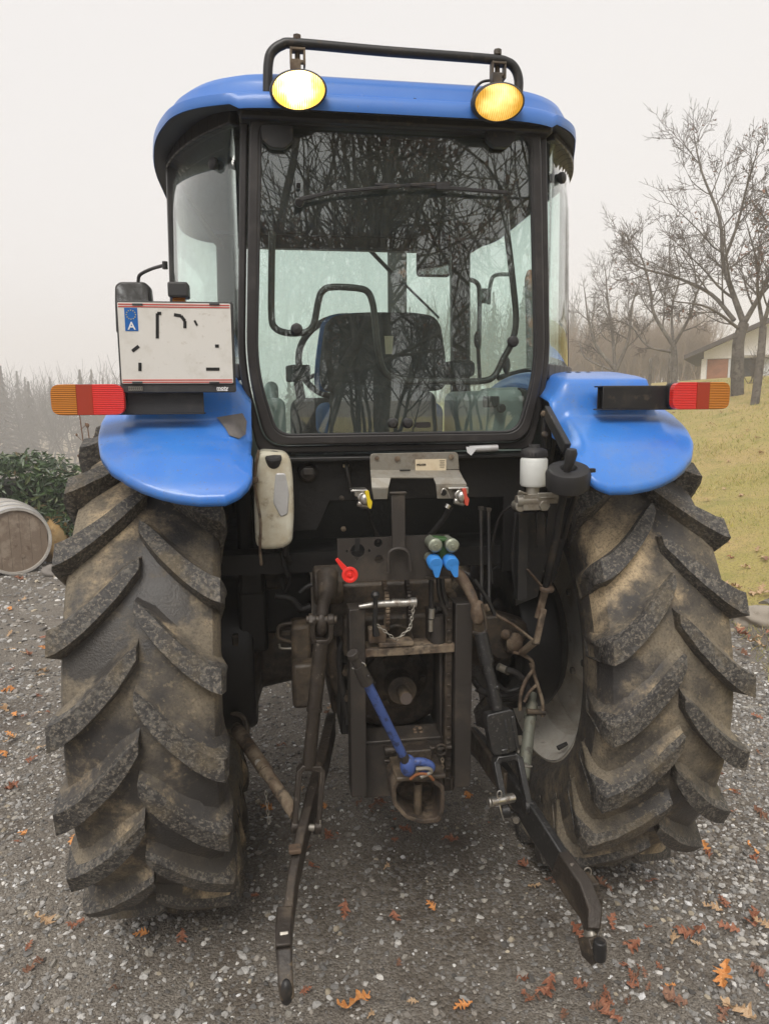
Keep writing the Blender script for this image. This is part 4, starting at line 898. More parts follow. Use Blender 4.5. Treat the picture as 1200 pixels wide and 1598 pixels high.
for k in range(12):
    a = k*math.pi/6; cx, cz = ex+.011+.0105*math.cos(a), z1-.029+.0105*math.sin(a)
    q.prism([(cx+(.0019 if j % 2 == 0 else .0008)*math.sin(j*math.pi/5), cz+(.0019 if j % 2 == 0 else .0008)*math.cos(j*math.pi/5)) for j in range(10)], .0006, (0, ya-.001, 0))
q.build('star_ring', M['starcol'], eb, smooth=0)
q = MB(); put_text(q, 'A', .026, (ex+.011, ya-.001, z1-.056), bold=.0008); q.build('country_letter', M['white'], eb, smooth=0)
q = MB(); put_text(q, 'moty', .0135, (x1-.030, y+.0005, z0-.0115), bold=.0008); q.box((x1-.030, y-.0005, z0-.0175), (.026, .0016, .0016)); q.build('holder_lettering', M['white'], NP, smooth=0)
q = MB()
for k in range(7): q.ring(rect(x0+.017+k*.0048, z0-.0165, x0+.0210+k*.0048, z0-.007), rect(x0+.0180+k*.0048, z0-.0150-.0*k, x0+.0198+k*.0048, z0-.0085), .002, (0, y+.0002, 0))
q.build('holder_print', M['silver'], NP, smooth=0)
# what shows of the black characters at the edge of the sheet
q = MB(); S = lambda px, py: (lambda p: (p.x, p.z))(A(px, py, ya))
def stroke(pts, w=.0075):
    P = [S(*p) for p in pts]
    for a, b in zip(P[:-1], P[1:]): q.bar((a[0], ya, a[1]), (b[0], ya, b[1]), w, .0012, up=(0, -1, 0))
stroke([(246, 489), (246, 528)]); stroke([(246, 489), (252, 489)]); stroke([(272, 491), (283, 493), (289, 501), (289, 512)]); stroke([(207, 548), (217, 540)]); stroke([(219, 566), (219, 579)]); stroke([(322, 576), (343, 576)]); stroke([(336, 540), (342, 540)]); stroke([(304, 500), (308, 508)], .005)
q.build('plate_characters', M['ink'], NP, smooth=0)
q = MB()
for px in (215, 335):
    for py in (475, 597): p = A(px, py, y-.004); q.box(p, (.024, .004, .004))
q.build('plate_clips', M['plastic'], NP)
q = MB(); p = A(279, 453, -.585); q.box(p+Vector((0, .01, 0)), (.048, .055, .036)); b_ = q.build('plate_lamp', M['plastic'], NP, bevel=.005, seg=3); q = MB(); q.box(p+Vector((0, .012, -.023)), (.03, .03, .010)); q.build('lamp_foot', M['amber'], b_)
q = MB(); q.box((-.59, -.565, 1.675), (.14, .05, .012)); q.box((-.62, -.57, 1.77), (.03, .03, .20)); q.box((-.51, -.57, 1.70), (.02, .05, .06)); q.build('plate_bracket', M['plastic'], NP, bevel=.002)

# ------------------------------------------------------------------ cab: rear frame and window
def outline(d, rtop=.05, rkink=.12, rbot=.055):
    return rpoly([(-.380-d*1.0, 1.508-d), (.380+d*1.0, 1.508-d), (.430+d, 1.715), (.398+d, 2.385+d), (-.398-d, 2.385+d), (-.430-d, 1.715)], [rbot, rbot, rkink, rtop, rtop, rkink], 8)
CB = T
q = MB(); q.ring(outline(.024, .03, .1, .03), outline(.004), .05, (0, -.360, 0)); q.build('rear_pillar_frame', M['frame'], CB, bevel=.006, seg=3)
RW = empty('rear_window', (0, 0, 0), CB)
q = MB(); q.ring(outline(0), outline(-.027, .04, .1, .045), .030, (0, -.392, 0)); q.build('window_frame', M['frame'], RW, bevel=.006, seg=3)
q = MB(); q.ring(outline(-.024, .04, .1, .045), outline(-.032, .04, .1, .04), .014, (0, -.400, 0)); q.build('window_seal', M['rubberseal'], RW, bevel=.003)
q = MB(); q.prism(outline(-.025, .04, .1, .045), .005, (0, -.394, 0)); q.build('window_pane', M['rearglass'], RW)
def tubeP(pts, Y, r_, name, mm, par, n=12, cn=6, **k):
    q = MB(); q.tube(curve([A(px, py, Y if not isinstance(Y, (list, tuple)) else Y[i]) for i, (px, py) in enumerate(pts)], cn), r_, n); return q.build(name, mm, par, **k)
def ball(c, r_, name, mm, par):
    q = MB(); q.lathe([(r_*.7, -r_*.5), (r_, -r_*.2), (r_, r_*.3), (r_*.7, r_*.75), (0, r_*.9)], c, (0, -1, 0), 20, cap=True); return q.build(name, mm, par)
hd = MB()
pts = [(425, 362), (424, 430), (424, 495), (430, 512), (445, 519), (463, 520), (480, 517), (490, 505), (497, 470), (503, 455), (518, 448), (560, 450), (575, 457), (582, 475), (585, 500), (590, 545), (600, 580), (625, 594), (680, 595), (745, 595), (770, 588), (785, 560), (798, 535), (805, 500), (800, 440), (793, 380), (787, 335)]
tubeP(pts, -.355, .0095, 'grab_handle', M['frame'], RW, cn=4)
for px, py in ((463, 514), (800, 533), (613, 660), (636, 660)): ball(A(px, py, -.402), .0165 if py < 600 else .0155, 'round_knob', M['rubberseal'], RW)
q = MB(); a, b = A(648, 660, -.40), A(672, 664, -.40); q.prism(rpoly(rect(a.x, b.z-.006, b.x, a.z+.002), .006), .004, (0, -.400, 0)); q.build('slot_plate', M['frame'], RW)
for px in (433, 781): # hinges
    q = MB(); p = A(px, 208, -.42); q.prism(rpoly([(p.x-.042, p.z+.02), (p.x+.042, p.z+.02), (p.x+.040, p.z-.018), (p.x+.018, p.z-.036), (p.x-.018, p.z-.036), (p.x-.040, p.z-.018)], .006, 3), .022, (0, -.412, 0)); q.build('hinge', M['black'], RW, bevel=.003)
for px, w_ in ((478, .065), (730, .060)): # speaker shapes inside the roof edge
    q = MB(); p = A(px, 232, -.33); q.ell(p, (w_, .06, .028), 24, 12); q.build('speaker_pod', M['liner'], CB)
# gas strut at the left of the pane
q = MB(); q.tube([A(402, 330, -.34), A(399, 400, -.36)], .005, 8); q.tube([A(399, 400, -.36), A(395, 462, -.38)], .008, 10); q.ell(A(395, 468, -.385), (.010,)*3, 10, 8); q.build('gas_strut', M['black'], RW)
# wiper
WP = empty('wiper', (0, 0, 0), T)
q = MB(); q.cyl(A(467, 316, -.40), A(467, 316, -.435), .013, .011); q.bar(A(467, 312, -.43), A(520, 300, -.43), .012, .014, up=(0, -1, 0), w1=.009, h1=.010); q.bar(A(520, 300, -.43), A(640, 289, -.43), .009, .008, up=(0, -1, 0)); q.bar(A(640, 289, -.43), A(702, 286, -.43), .010, .006, up=(0, -1, 0)); q.build('wiper_arm', M['black'], WP, bevel=.002)
q = MB(); q.bar(A(585, 288, -.425), A(690, 293, -.427), .007, .010, up=(0, -1, 0)); q.bar(A(690, 293, -.427), A(792, 301, -.425), .009, .010, up=(0, -1, 0)); q.box(A(690, 292, -.43), (.035, .014, .016)); q.build('wiper_blade', M['rubberseal'], WP, bevel=.0015)
q = MB(); q.box(A(466, 290, -.40), (.010, .012, .012)); q.cyl(A(466, 290, -.40), A(466, 290, -.415), .006); q.build('washer_jet', M['black'], WP)
# side knobs on the quarter windows, corner glass, doors
def quarter(s):
    p0, p1 = (.440, -.368), (.675, .035); zt, zb = 2.392, 1.70
    def P(u, z, bulge=.028):
        x = p0[0]+(p1[0]-p0[0])*u; y_ = p0[1]+(p1[1]-p0[1])*u; n_ = Vector((p1[1]-p0[1], -(p1[0]-p0[0]))).normalized(); b_ = bulge*4*u*(1-u); k = (z-zb)/(zt-zb); return Vector((s*(x+n_.x*b_-.022*k*u), y_+n_.y*b_, z))
    qw = empty('quarter_window', (0, 0, 0), CB)
    q = MB(); q.grid(lambda u, v: P(.005+.985*u, zb+.03+(zt-zb-.05)*v), 12, 4); q.build('window_pane', M['glass'], qw, solid=.004)
    for z_, h_ in ((zb+.012, .045), (zt-.012, .045)):
        q = MB()
        for i in range(10): q.bar(P(i/10, z_), P((i+1)/10+.01, z_), .030, h_)
        q.build('window_frame', M['frame'], qw, bevel=.004)
    q = MB(); q.bar(P(.995, zb), P(.995, zt), .014, .02, up=(0, 1, 0)); q.build('edge_trim', M['frame'] , qw)
    kn = P(.18, 2.275); q = MB(); d_ = Vector((s*.75, -.66, 0)); q.lathe([(.012, 0), (.0165, .006), (.0165, .016), (.010, .021), (0, .022)], kn, d_, 18); q.build('round_knob', M['rubberseal'], qw)
    # B pillar and door
    dr = empty('cab_door', (0, 0, 0), CB); y0, y1 = .06, 1.0; xx = lambda y_: .678-.10*((y_-.06)/.94)**1.6; zt2 = 2.365
    q = MB(); q.grid(lambda u, v: (s*(xx(y0+(y1-y0)*u)-.02*v), y0+(y1-y0)*u, 1.35+(zt2-1.35-.06*u)*v), 12, 4); q.build('door_glass', M['doorglass'], dr, solid=.004)
    q = MB()
    q.tube([(s*xx(y0), y0, 1.3), (s*(xx(y0)-.02), y0, zt2)], .014, 8); q.tube([(s*(xx(y1)), y1, 1.3), (s*(xx(y1)-.02), y1, zt2-.06)], .014, 8)
    q.tube([(s*(xx(y0+(y1-y0)*i/8)-.02), y0+(y1-y0)*i/8, zt2-.06*i/8) for i in range(9)], .014, 8); q.tube([(s*xx(y0+(y1-y0)*i/8), y0+(y1-y0)*i/8, 1.36) for i in range(9)], .02, 8)
    q.build('door_frame', M['frame'], dr)
    q = MB(); q.bar((s*.555, 1.02, 1.25), (s*.535, 1.0, 2.36), .09, .055, up=(0, 1, 0)); q.build('front_pillar', M['frame'], CB, bevel=.01)
quarter(-1); quarter(1)
q = MB(); q.grid(lambda u, v: ((u-.5)*1.02, 1.03+.07*(1-(2*u-1)**2), 1.44+.88*v), 12, 3); q.build('windscreen', M['glass'], CB, solid=.005)
q = MB(); q.box((0, 1.05, 2.345), (1.04, .06, .06)); q.box((0, 1.06, 1.40), (1.04, .06, .07)); q.build('windscreen_frame', M['frame'], CB, bevel=.01)
q = MB(); q.prism(rpoly([(-.52, -.30), (-.64, .0), (-.64, .95), (-.48, 1.05), (.48, 1.05), (.64, .95), (.64, 0), (.52, -.30)], .05), .03, (0, 0, 2.395), (1, 0, 0), (0, 1, 0)); q.build('headliner', M['liner'], CB)
q = MB(); q.box((0, .10, 2.352), (.9, .75, .06)); q.build('roof_console', M['liner'], CB, bevel=.03)
# roof cap
def roof():
    base = [(-.40, -.470), (.36, -.470), (.505, -.385), (.595, -.16), (.680, .10), (.70, 1.0), (.62, 1.20), (-.62, 1.20), (-.72, 1.0), (-.712, .10), (-.665, -.20), (-.580, -.405)]
    def ring_(d, n=8):
        c = Vector((0, .35)); P = []
        for a, b in base:
            v = Vector((a, b))-c; P.append((c.x+v.x*(1-d/.70), c.y+v.y*(1-d/.80)))
        return rpoly(P, [.22, .22, .12, .12, .2, .2, .2, .2, .2, .2, .12, .12], n)
    lv = [(-.004, 2.366), (-.006, 2.374), (-.004, 2.392), (.000, 2.404), (.004, 2.408), (.018, 2.413), (.022, 2.417), (.026, 2.440), (.038, 2.462), (.065, 2.476), (.14, 2.486), (.35, 2.491), (.66, 2.492)]
    q = MB(); n = None
    for d, z in lv:
        P = ring_(d); n = len(P)
        for x, y_ in P:
            sag = -.010*max(0, abs(x)-.40)/.3+(.012 if abs(x) > .43 and z < 2.40 and y_ < .3 else 0)
            dent = -.012*math.exp(-((x+.55)/.09)**2-((y_+.30)/.10)**2) if z > 2.45 else 0
            q.v.append((x, y_, z+sag+dent))
    for k in range(len(lv)-1):
        for i in range(n): q.f.append((k*n+i, k*n+(i+1) % n, (k+1)*n+(i+1) % n, (k+1)*n+i)); q.mi.append(0)
    q.f.append(tuple((len(lv)-1)*n+i for i in range(n))); q.mi.append(0)
    o = q.build('cab_roof', M['roofblue'], CB, smooth=50)
    # dark underside tray
    P0, P1 = ring_(-.001), ring_(.16); q = MB()
    k0 = [(x, y_, 2.366-.010*max(0, abs(x)-.40)/.3+(.012 if abs(x) > .43 and y_ < .3 else 0)) for x, y_ in P0]; P2 = ring_(.035); P3 = ring_(.10)
    k1 = [(x, y_, 2.376) for x, y_ in P2]; k2 = [(x, y_, 2.405) for x, y_ in P3]; k3 = [(x, y_, 2.41) for x, y_ in P1]
    for K_ in (k0, k1, k2, k3): q.v += K_
    for k in range(3):
        for i in range(n): q.f.append((k*n+i, k*n+(i+1) % n, (k+1)*n+(i+1) % n, (k+1)*n+i)); q.mi.append(0)
    q.build('roof_underside', M['plastic'], CB, smooth=50)
    q = MB(); q.bar((-.425, -.395, 2.380), (.425, -.395, 2.380), .07, .05); q.build('roof_valance', M['black'], CB, bevel=.008)
    for px, py, mm in ((565, 152, M['roofblue']), (647, 157, M['ink'])):
        p = A(px, py, -.445); q = MB(); q.lathe([(.0085, 0), (.0085, .006), (.004, .010), (0, .010)], (p.x, -.440 if mm is M['roofblue'] else -.4385, p.z), (0, -1, .35), 12); q.build('roof_bolt' if mm is M['roofblue'] else 'bolt_hole', mm, o)
roof()
# ------------------------------------------------------------------ lamp rail with the two lit work lamps
q = MB(); r_ = .0125; yb = -.452
bp = [A(418, 163, yb), A(418, 130, yb), A(419, 100, yb), A(424, 82, yb), A(440, 70, yb), A(465, 68, yb), A(600, 80, yb), A(760, 92, yb), A(790, 97, yb), A(803, 107, yb), A(809, 125, yb), A(808, 150, yb), A(806, 178, yb)]
q.tube(curve(bp, 5), r_, 14); rail = q.build('lamp_rail', M['black'], T)
for px in (418, 806):
    q = MB(); p = A(px, 165 if px < 500 else 180, yb); q.box((p.x+(.012 if px < 500 else -.012), yb+.008, p.z-.002), (.06, .03, .008)); q.build('rail_foot', M['black'], rail, bevel=.002)
def worklamp(px, py, wpx, hpx, hot, warm, s0, s1, topx, topy):
    w = empty('work_lamp', (0, 0, 0), T); c = A(px, py, -.50); k = (c-Vector(CAM)).dot(Vector(CF))/FPX; a, b = wpx*k/2, hpx*k/2*.86
    rot = Matrix.Rotation(R(-6), 3, 'Y') @ Matrix.Rotation(R(18), 3, 'X')
    def E(sc, y_): return [c+rot@Vector((a*sc*math.cos(t*2*math.pi/48), y_, b*sc*math.sin(t*2*math.pi/48))) for t in range(48)]
    q = MB(); L_ = [(1.0, -.012), (1.07, -.008), (1.10, .004), (1.06, .02), (.90, .045), (.6, .065), (.3, .07)]
    for sc, y_ in L_: q.v += [tuple(p) for p in E(sc, y_)]
    for j in range(len(L_)-1): q.f += [(j*48+i, j*48+(i+1) % 48, (j+1)*48+(i+1) % 48, (j+1)*48+i) for i in range(48)]
    q.f.append(tuple((len(L_)-1)*48+i for i in range(48))); q.mi = [0]*len(q.f); q.build('lamp_housing', M['plastic'], w)
    q = MB(); L_ = [(.995, -.008), (.90, -.014), (.6, -.022), (.3, -.026)]
    for sc, y_ in L_: q.v += [tuple(p) for p in E(sc, y_)]
    for j in range(len(L_)-1): q.f += [(j*48+i, j*48+(i+1) % 48, (j+1)*48+(i+1) % 48, (j+1)*48+i) for i in range(48)]
    q.f.append(tuple((len(L_)-1)*48+i for i in range(48))); q.mi = [0]*len(q.f)
    q.build('lit_lens', lamp_mat('lit_lens_%d' % px, tuple(c+Vector((-.004, 0, .006))), hot, warm, s0, s1, a), w)
    t = A(topx, topy, yb); q = MB(); q.cyl(t+Vector((0, 0, -.035)), t+Vector((0, 0, .024)), .007, n=10); q.cyl(t+Vector((0, 0, .012)), t+Vector((0, 0, .026)), .011, n=6)
    for d_ in (-.017, .017): q.box(t+Vector((d_, -.006, -.030)), (.005, .026, .042))
    q.box(t+Vector((0, -.006, -.013)), (.038, .028, .006)); q.box(c+rot@Vector((0, .02, b+.010)), (.026, .026, .026)); q.cyl(t+Vector((-.02, -.006, -.040)), t+Vector((.02, -.006, -.040)), .006, n=8)
    q.build('lamp_bracket', M['rustiron'] if px < 500 else M['grime'], w, bevel=.0015)
    return w, c, b
worklamp(466, 141, 82, 62, (1, .90, .55), (1, .55, .08), 8, 1.5, 464, 72)
w2, c2, b2 = worklamp(777, 160, 78, 60, (1, .80, .33), (.92, .45, .05), 1.9, .62, 776, 94)
tubeP([(770, 125), (752, 128), (741, 140), (738, 158), (740, 170)], -.47, .0035, 'lamp_cable', M['rubberseal'], w2)

# ------------------------------------------------------------------ inside the cab
SE = empty('driver_seat', (0, 0, 0), CB); y = .20
def backr(d=0):
    L_ = [(508, 505), (520, 494), (560, 489), (640, 489), (672, 494), (684, 508), (692, 560), (694, 610), (500, 612), (500, 560)]
    return [(lambda p: (p.x, p.z))(A(a, b, y)) for a, b in L_]
q = MB(); q.prism(rpoly(backr(), .05, 6), .10, (0, y, 0)); q.build('backrest', M['seat'], SE, bevel=.03, seg=4)
q = MB(); P_ = backr(); q.prism(rpoly([(a-.012, b+.008) for a, b in P_[:7]]+[(P_[7][0]-.03, P_[7][1]), (P_[8][0]-.02, P_[8][1]), (P_[9][0]-.014, P_[9][1])], .05, 6), .06, (0, y+.06, 0)); q.build('blue_cushion', M['seatblue'], SE, bevel=.03, seg=4)
q = MB(); q.box((.05, .42, 1.55), (.46, .42, .14)); q.build('seat_cushion', M['seatblue'], SE, bevel=.04, seg=4)
q = MB(); q.prism(rpoly([(-.20, 1.18), (.26, 1.18), (.23, 1.66), (-.14, 1.70)], .04), .18, (.0, y+.02, 0)); q.build('seat_base', M['seat'], SE, bevel=.04, seg=3)
q = MB(); p = A(607, 539, y-.055); q.prism([(p.x-.016, p.z+.033), (p.x+.016, p.z+.033), (p.x+.012, p.z-.030), (p.x-.012, p.z-.030)], .003, (0, y-.052, 0)); q.build('paper_tag', M['paper'], SE)
q = MB(); p = A(710, 577, .2); q.box(p, (.09, .25, .06)); q.build('armrest', M['seat'], SE, bevel=.02, seg=3)
q = MB(); c = A(500, 560, .62); ro = Matrix.Rotation(R(-58), 3, 'X'); q.tube([c+Vector((.19, 0, 0))+ro@Vector((.19*math.cos(t*math.pi/20)-.09, .19*math.sin(t*math.pi/20), 0)) for t in range(40)], .014, 10, closed=True)
c0 = c+Vector((.10, 0, 0))
for a in (.5, 2.6, 4.7): q.tube([c0+ro@Vector((.0, 0, -.03)), c0+ro@Vector((.185*math.cos(a), .185*math.sin(a), 0))], .009, 8)
q.ell(c0+ro@Vector((0, 0, -.03)), (.05, .05, .03)); q.tube([c0+ro@Vector((0, 0, -.04)), (c0.x, c0.y+.28, 1.3)], .03, 10); q.build('steering_wheel', M['plastic'], CB)
q = MB(); q.box((0, .86, 1.43), (.55, .25, .42)); q.build('dashboard', M['liner'], CB, bevel=.05, seg=4)
q = MB(); q.box((-.40, .14, 1.46), (.16, .66, .36)); q.box((-.36, .3, 1.66), (.05, .1, .08)); q.build('side_console', M['console'], CB, bevel=.04, seg=4)
q = MB(); p = A(465, 583, .25); q.box(p, (.07, .10, .06), (0, 0, .2)); q.tube([p+Vector((0, 0, -.03)), p+Vector((.03, .05, -.2))], .018, 8); q.build('control_pod', M['liner'], CB, bevel=.01)
q = MB(); q.box((.40, .10, 1.53), (.17, .62, .26)); q.box((.44, .0, 1.63), (.12, .36, .08)); cs = q.build('side_console', M['console'], CB, bevel=.035, seg=4)
q = MB(); p = A(766, 627, -.23); q.box(p+Vector((0, 0, 0)), (.05, .02, .035)); q.cyl(p+Vector((.03, 0, -.02)), p+Vector((.03, -.02, -.02)), .014); q.build('console_socket', M['liner'], cs, bevel=.004)
for px, yy, tp in ((745, .45, 530), (790, .35, 570)):
    q = MB(); a, b = A(px, tp, yy), A(px+4, tp+70, yy); q.tube([b, a], .008, 8); q.ell(a, (.016, .016, .035), 12, 8); q.build('control_lever', M['plastic'], CB)
q = MB(); c = A(815, 590, .3); q.tube([c+Vector((.13*math.cos(t*math.pi/16), .1*math.sin(t*math.pi/16), .03*math.cos(t*math.pi/16)+.02)) for t in range(12)], .012, 8); q.build('fender_grip', M['frame'], CB)
q = MB(); q.box((0, .35, 1.15), (1.05, 1.35, .06)); q.build('cab_floor', M['grimedark'], CB)
q = MB(); p = A(676, 412, .78); q.prism(rpoly(rect(p.x-.075, p.z-.055, p.x+.075, p.z+.055), .02), .02, (0, p.y, 0)); mi_ = q.build('inner_mirror', M['frame'], CB, bevel=.004); q = MB(); q.prism(rpoly(rect(p.x-.066, p.z-.046, p.x+.066, p.z+.046), .016), .002, (0, p.y-.0125, 0)); q.build('mirror_glass', M['mirrorglass'], mi_)
q = MB(); q.tube(curve([p+Vector((0, .01, .05)), p+Vector((.01, .05, .12)), p+Vector((0, .12, .16))], 4), .01, 8); q.ell(A(668, 385, .8), (.05, .02, .035), 16, 8); q.build('mirror_stem', M['frame'], mi_)
# mirrors, exhaust and wiper outside the front glass
q = MB(); a = A(256, 414, .12); pts = [a, A(236, 420, .2), A(219, 429, .24), A(216, 440, .25)]; q.tube(curve(pts, 5), .006, 8); q.cyl(a+Vector((.004, 0, -.012)), a+Vector((.004, 0, .012)), .009)
sm = q.build('side_mirror', M['frame'], T)
o_ = [(180, 446), (187, 440), (226, 440), (235, 448), (238, 474), (238, 520), (182, 520), (180, 474)]; P_ = [A(a_, b_, .25) for a_, b_ in o_]
q = MB(); q.prism(rpoly([(p.x, p.z) for p in P_], .01, 4), .05, (0, .27, 0)); q.build('mirror_shell', M['frame'], sm, bevel=.012, seg=3)
cx_ = sum(p.x for p in P_)/8; cz_ = sum(p.z for p in P_)/8; q = MB(); q.prism(rpoly([(cx_+(p.x-cx_)*.86, cz_+(p.z-cz_)*.9) for p in P_], .01, 4), .002, (0, .236+.05*cz_, 0), (1, 0, 0), (0, -.05, 1)); q.build('mirror_glass', M['mirrorglass'], sm)
q = MB(); q.tube(curve([A(722, 435, 1.15), A(742, 440, 1.18), A(748, 460, 1.2), A(747, 545, 1.2)], 5), .012, 8); q.tube(curve([A(800, 428, 1.1), A(772, 430, 1.15), A(765, 445, 1.18), A(762, 475, 1.2)], 5), .010, 8); q.box(A(757, 462, 1.19), (.05, .03, .07)); q.build('mirror_arm', M['frame'], T)
q = MB(); b = A(620, 480, 1.75); q.tube([(b.x, b.y, 1.45), (b.x, b.y, b.z+.35)], [.055, .055], 16); q.tube([(b.x, b.y, b.z+.3), (b.x, b.y+.03, b.z+.55)], .035, 12); ex_ = q.build('exhaust_stack', mat('rusty_exhaust', (.05, .045, .04), .7, layers=[((.40, .16, .05), 9, .56, .66, .9)], bump=.4), T)
q = MB(); q.tube([A(575, 388, 1.12), A(630, 445, 1.12)], .010, 8); q.tube([A(628, 440, 1.13), A(685, 496, 1.13)], .006, 8); q.build('front_wiper', M['frame'], T)
q = MB(); a, b = A(826, 455, .96), A(828, 560, .96); q.tube(curve([(a.x-.10, 1.0, 1.28), (a.x-.02, .98, 1.33), (b.x, b.y, 1.45), b, a, a+Vector((0, .01, .05)), a+Vector((.02, .04, .09))], 5), .022, 12); q.build('exhaust_pipe', mat('rusty_pipe', (.06, .05, .045), .75, layers=[((.32, .12, .05), 9, .46, .60, .9)], bump=.4), T)

# ------------------------------------------------------------------ body below the cab
q = MB(); q.prism([(-.40, 1.475), (.40, 1.475), (.40, 1.10), (.33, 1.10), (.33, 1.335), (-.20, 1.335), (-.24, 1.25), (-.40, 1.25)], .02, (0, -.335, 0)); q.box((0, -.375, 1.466), (.80, .06, .014)); q.build('rear_panel', M['grimedark'], T, bevel=.004)
q = MB()
q.box((0, .5, 1.24), (.80, 1.2, .16)); q.box((-.385, .3, 1.30), (.05, 1.2, .32)); q.box((.385, .3, 1.30), (.05, 1.2, .32)); q.build('underbody', M['grimedark'], T, bevel=.01)
TX = empty('transmission', (0, 0, 0), T)
q = MB(); q.box((0, .70, .86), (.40, 1.9, .48)); q.box((0, -.12, .86), (.36, .36, .46)); q.lathe([(.20, -.31), (.22, -.27), (.22, -.1)], (0, 0, .80), (0, 1, 0), 28); q.build('gearbox_housing', M['grime'], TX, bevel=.02)
q = MB(); q.lathe([(.19, -.50), (.19, -.44), (.13, -.42), (.11, -.30), (.10, .30), (.11, .42), (.13, .44), (.19, .44), (.19, .50)], (0, 0, AX), (1, 0, 0), 36); q.box((0, -.02, .84), (.86, .14, .035)); q.build('rear_axle', M['grime'], TX, bevel=.006)
for s in (-1, 1):
    q = MB(); q.lathe([(.25, 0), (.26, .02), (.26, .13), (.22, .17), (.14, .20)], (s*.44, 0, AX), (s, 0, 0), 36); q.build('final_drive', M['grimedark'], TX, bevel=.006)
q = MB()
for a_ in ((-.36, .25, 1.02), (-.33, .05, .96)): q.box(a_, (.16, .3, .2))
q.box((-.44, -.18, 1.20), (.08, .10, .34)); q.box((-.44, -.16, .95), (.09, .12, .22)); q.build('side_tank', M['grimedark'], T, bevel=.012)
q = MB(); q.box(A(408, 898, -.08), (.13, .1, .08)); q.build('side_casting', M['grime'], TX, bevel=.012)
q = MB(); q.box(A(470, 1010, -.30), (.06, .10, .17)); q.box(A(475, 1060, -.34), (.075, .12, .14)); q.build('ballast_block', M['grime'], TX, bevel=.012)
# top hydraulic housing behind the valve plate
q = MB(); q.box((-.03, -.30, 1.03), (.36, .28, .16)); q.box((-.03, -.40, .96), (.30, .16, .12)); q.box((-.05, -.36, 1.12), (.26, .10, .08)); q.build('lift_housing', M['grime'], TX, bevel=.012)
for px, py in ((700, 948), (713, 962), (707, 930), (585, 1008), (540, 1000), (540, 1050), (543, 1090)):
    q = MB(); p = A(px, py, -.49 if py < 1000 else -.44); q.cyl(p, p+Vector((0, .05, 0)), .012, n=6); q.build('hex_bolt', M['grime'], TX)
# PTO
q = MB(); c = A(628, 1078, -.42); q.lathe([(.10, .14), (.10, .10), (.07, .09), (.045, .06), (.045, 0)], (c.x, c.y, c.z), (0, 1, 0), 28); q.lathe([(.019, -.06), (.019, .05)], c, (0, 1, 0), 20); pt = q.build('pto_shaft', M['grime'], T, bevel=.003); q = MB(); q.cyl(c+Vector((0, -.062, 0)), c+Vector((0, -.058, 0)), .018); q.build('shaft_end', mat('worn_shaft_face', (.16, .13, .115), .5, metal=.4, bump=.3), pt)
for k in range(6):
    a = k*math.pi/3; q = MB(); q.cyl(c+Vector((.08*math.cos(a), .10, .08*math.sin(a))), c+Vector((.08*math.cos(a), .075, .08*math.sin(a))), .010, n=6); q.build('flange_bolt', M['grime'], pt)

# white tank at the left
TK = empty('plastic_tank', (0, 0, 0), T)
L_ = [(398, 702), (452, 706), (457, 740), (459, 800), (456, 845), (440, 854), (400, 856), (397, 800)]; P_ = [A(a, b, -.47) for a, b in L_]
q = MB(); q.prism(rpoly([(p.x, p.z) for p in P_], .030, 8), .12, (0, -.44, 0)); q.build('tank_body', M['tank'], TK, bevel=.028, seg=5)
q = MB(); p = A(427, 715, -.49); q.lathe([(.020, -.03), (.024, -.014), (.024, .006), (.020, .011), (0, .012)], p, (0, -.55, 1), 24); q.build('tank_cap', M['rubberseal'], TK)
L_ = [(430, 738), (446, 738), (452, 770), (450, 803), (438, 808), (426, 785)]; P_ = [A(a, b, -.502) for a, b in L_]; q = MB(); q.prism(rpoly([(p.x, p.z) for p in P_], .008, 4),   .012, (0, -.4965, 0)); q.build('silver_tape_patch', M['tape'], TK, bevel=.004)
q = MB(); a = A(404, 708, -.50); b = A(406, 855, -.50); q.tube(curve([a+Vector((0, .0, .01)), a.lerp(b, .3)+Vector((-.012, 0, 0)), a.lerp(b, .7)+Vector((.002, 0, 0)), b, b+Vector((.002, .01, -.05))], 5), .004, 8); q.build('tank_strap', M['rustiron'], TK)
ball(A(398, 749, -.51), .010, 'strap_button', M['rustiron'], TK)
q = MB(); p = A(446, 865, -.44); q.tube([p+Vector((0, 0, .03)), p, p+Vector((.01, .03, -.03))], .010, 8); q.build('tank_outlet', M['hose'], TK)
# round socket on the rear panel
q = MB(); p = A(480, 737, -.35); q.lathe([(.030, 0), (.030, .012), (.024, .016), (.022, .03), (.010, .034), (0, .034)], p, (0, -1, 0), 24); q.box(p+Vector((0, -.035, .006)), (.03, .02, .02)); q.build('trailer_socket', M['black'], T, bevel=.002)
for px, py, Y in ((533, 777, -.35), (536, 825, -.35), (458, 712, -.35)):
    q = MB(); p = A(px, py, Y); q.lathe([(.008, 0), (.008, .008), (0, .010)], p, (0, -1, 0), 8); q.build('panel_bolt', M['grime'], T)
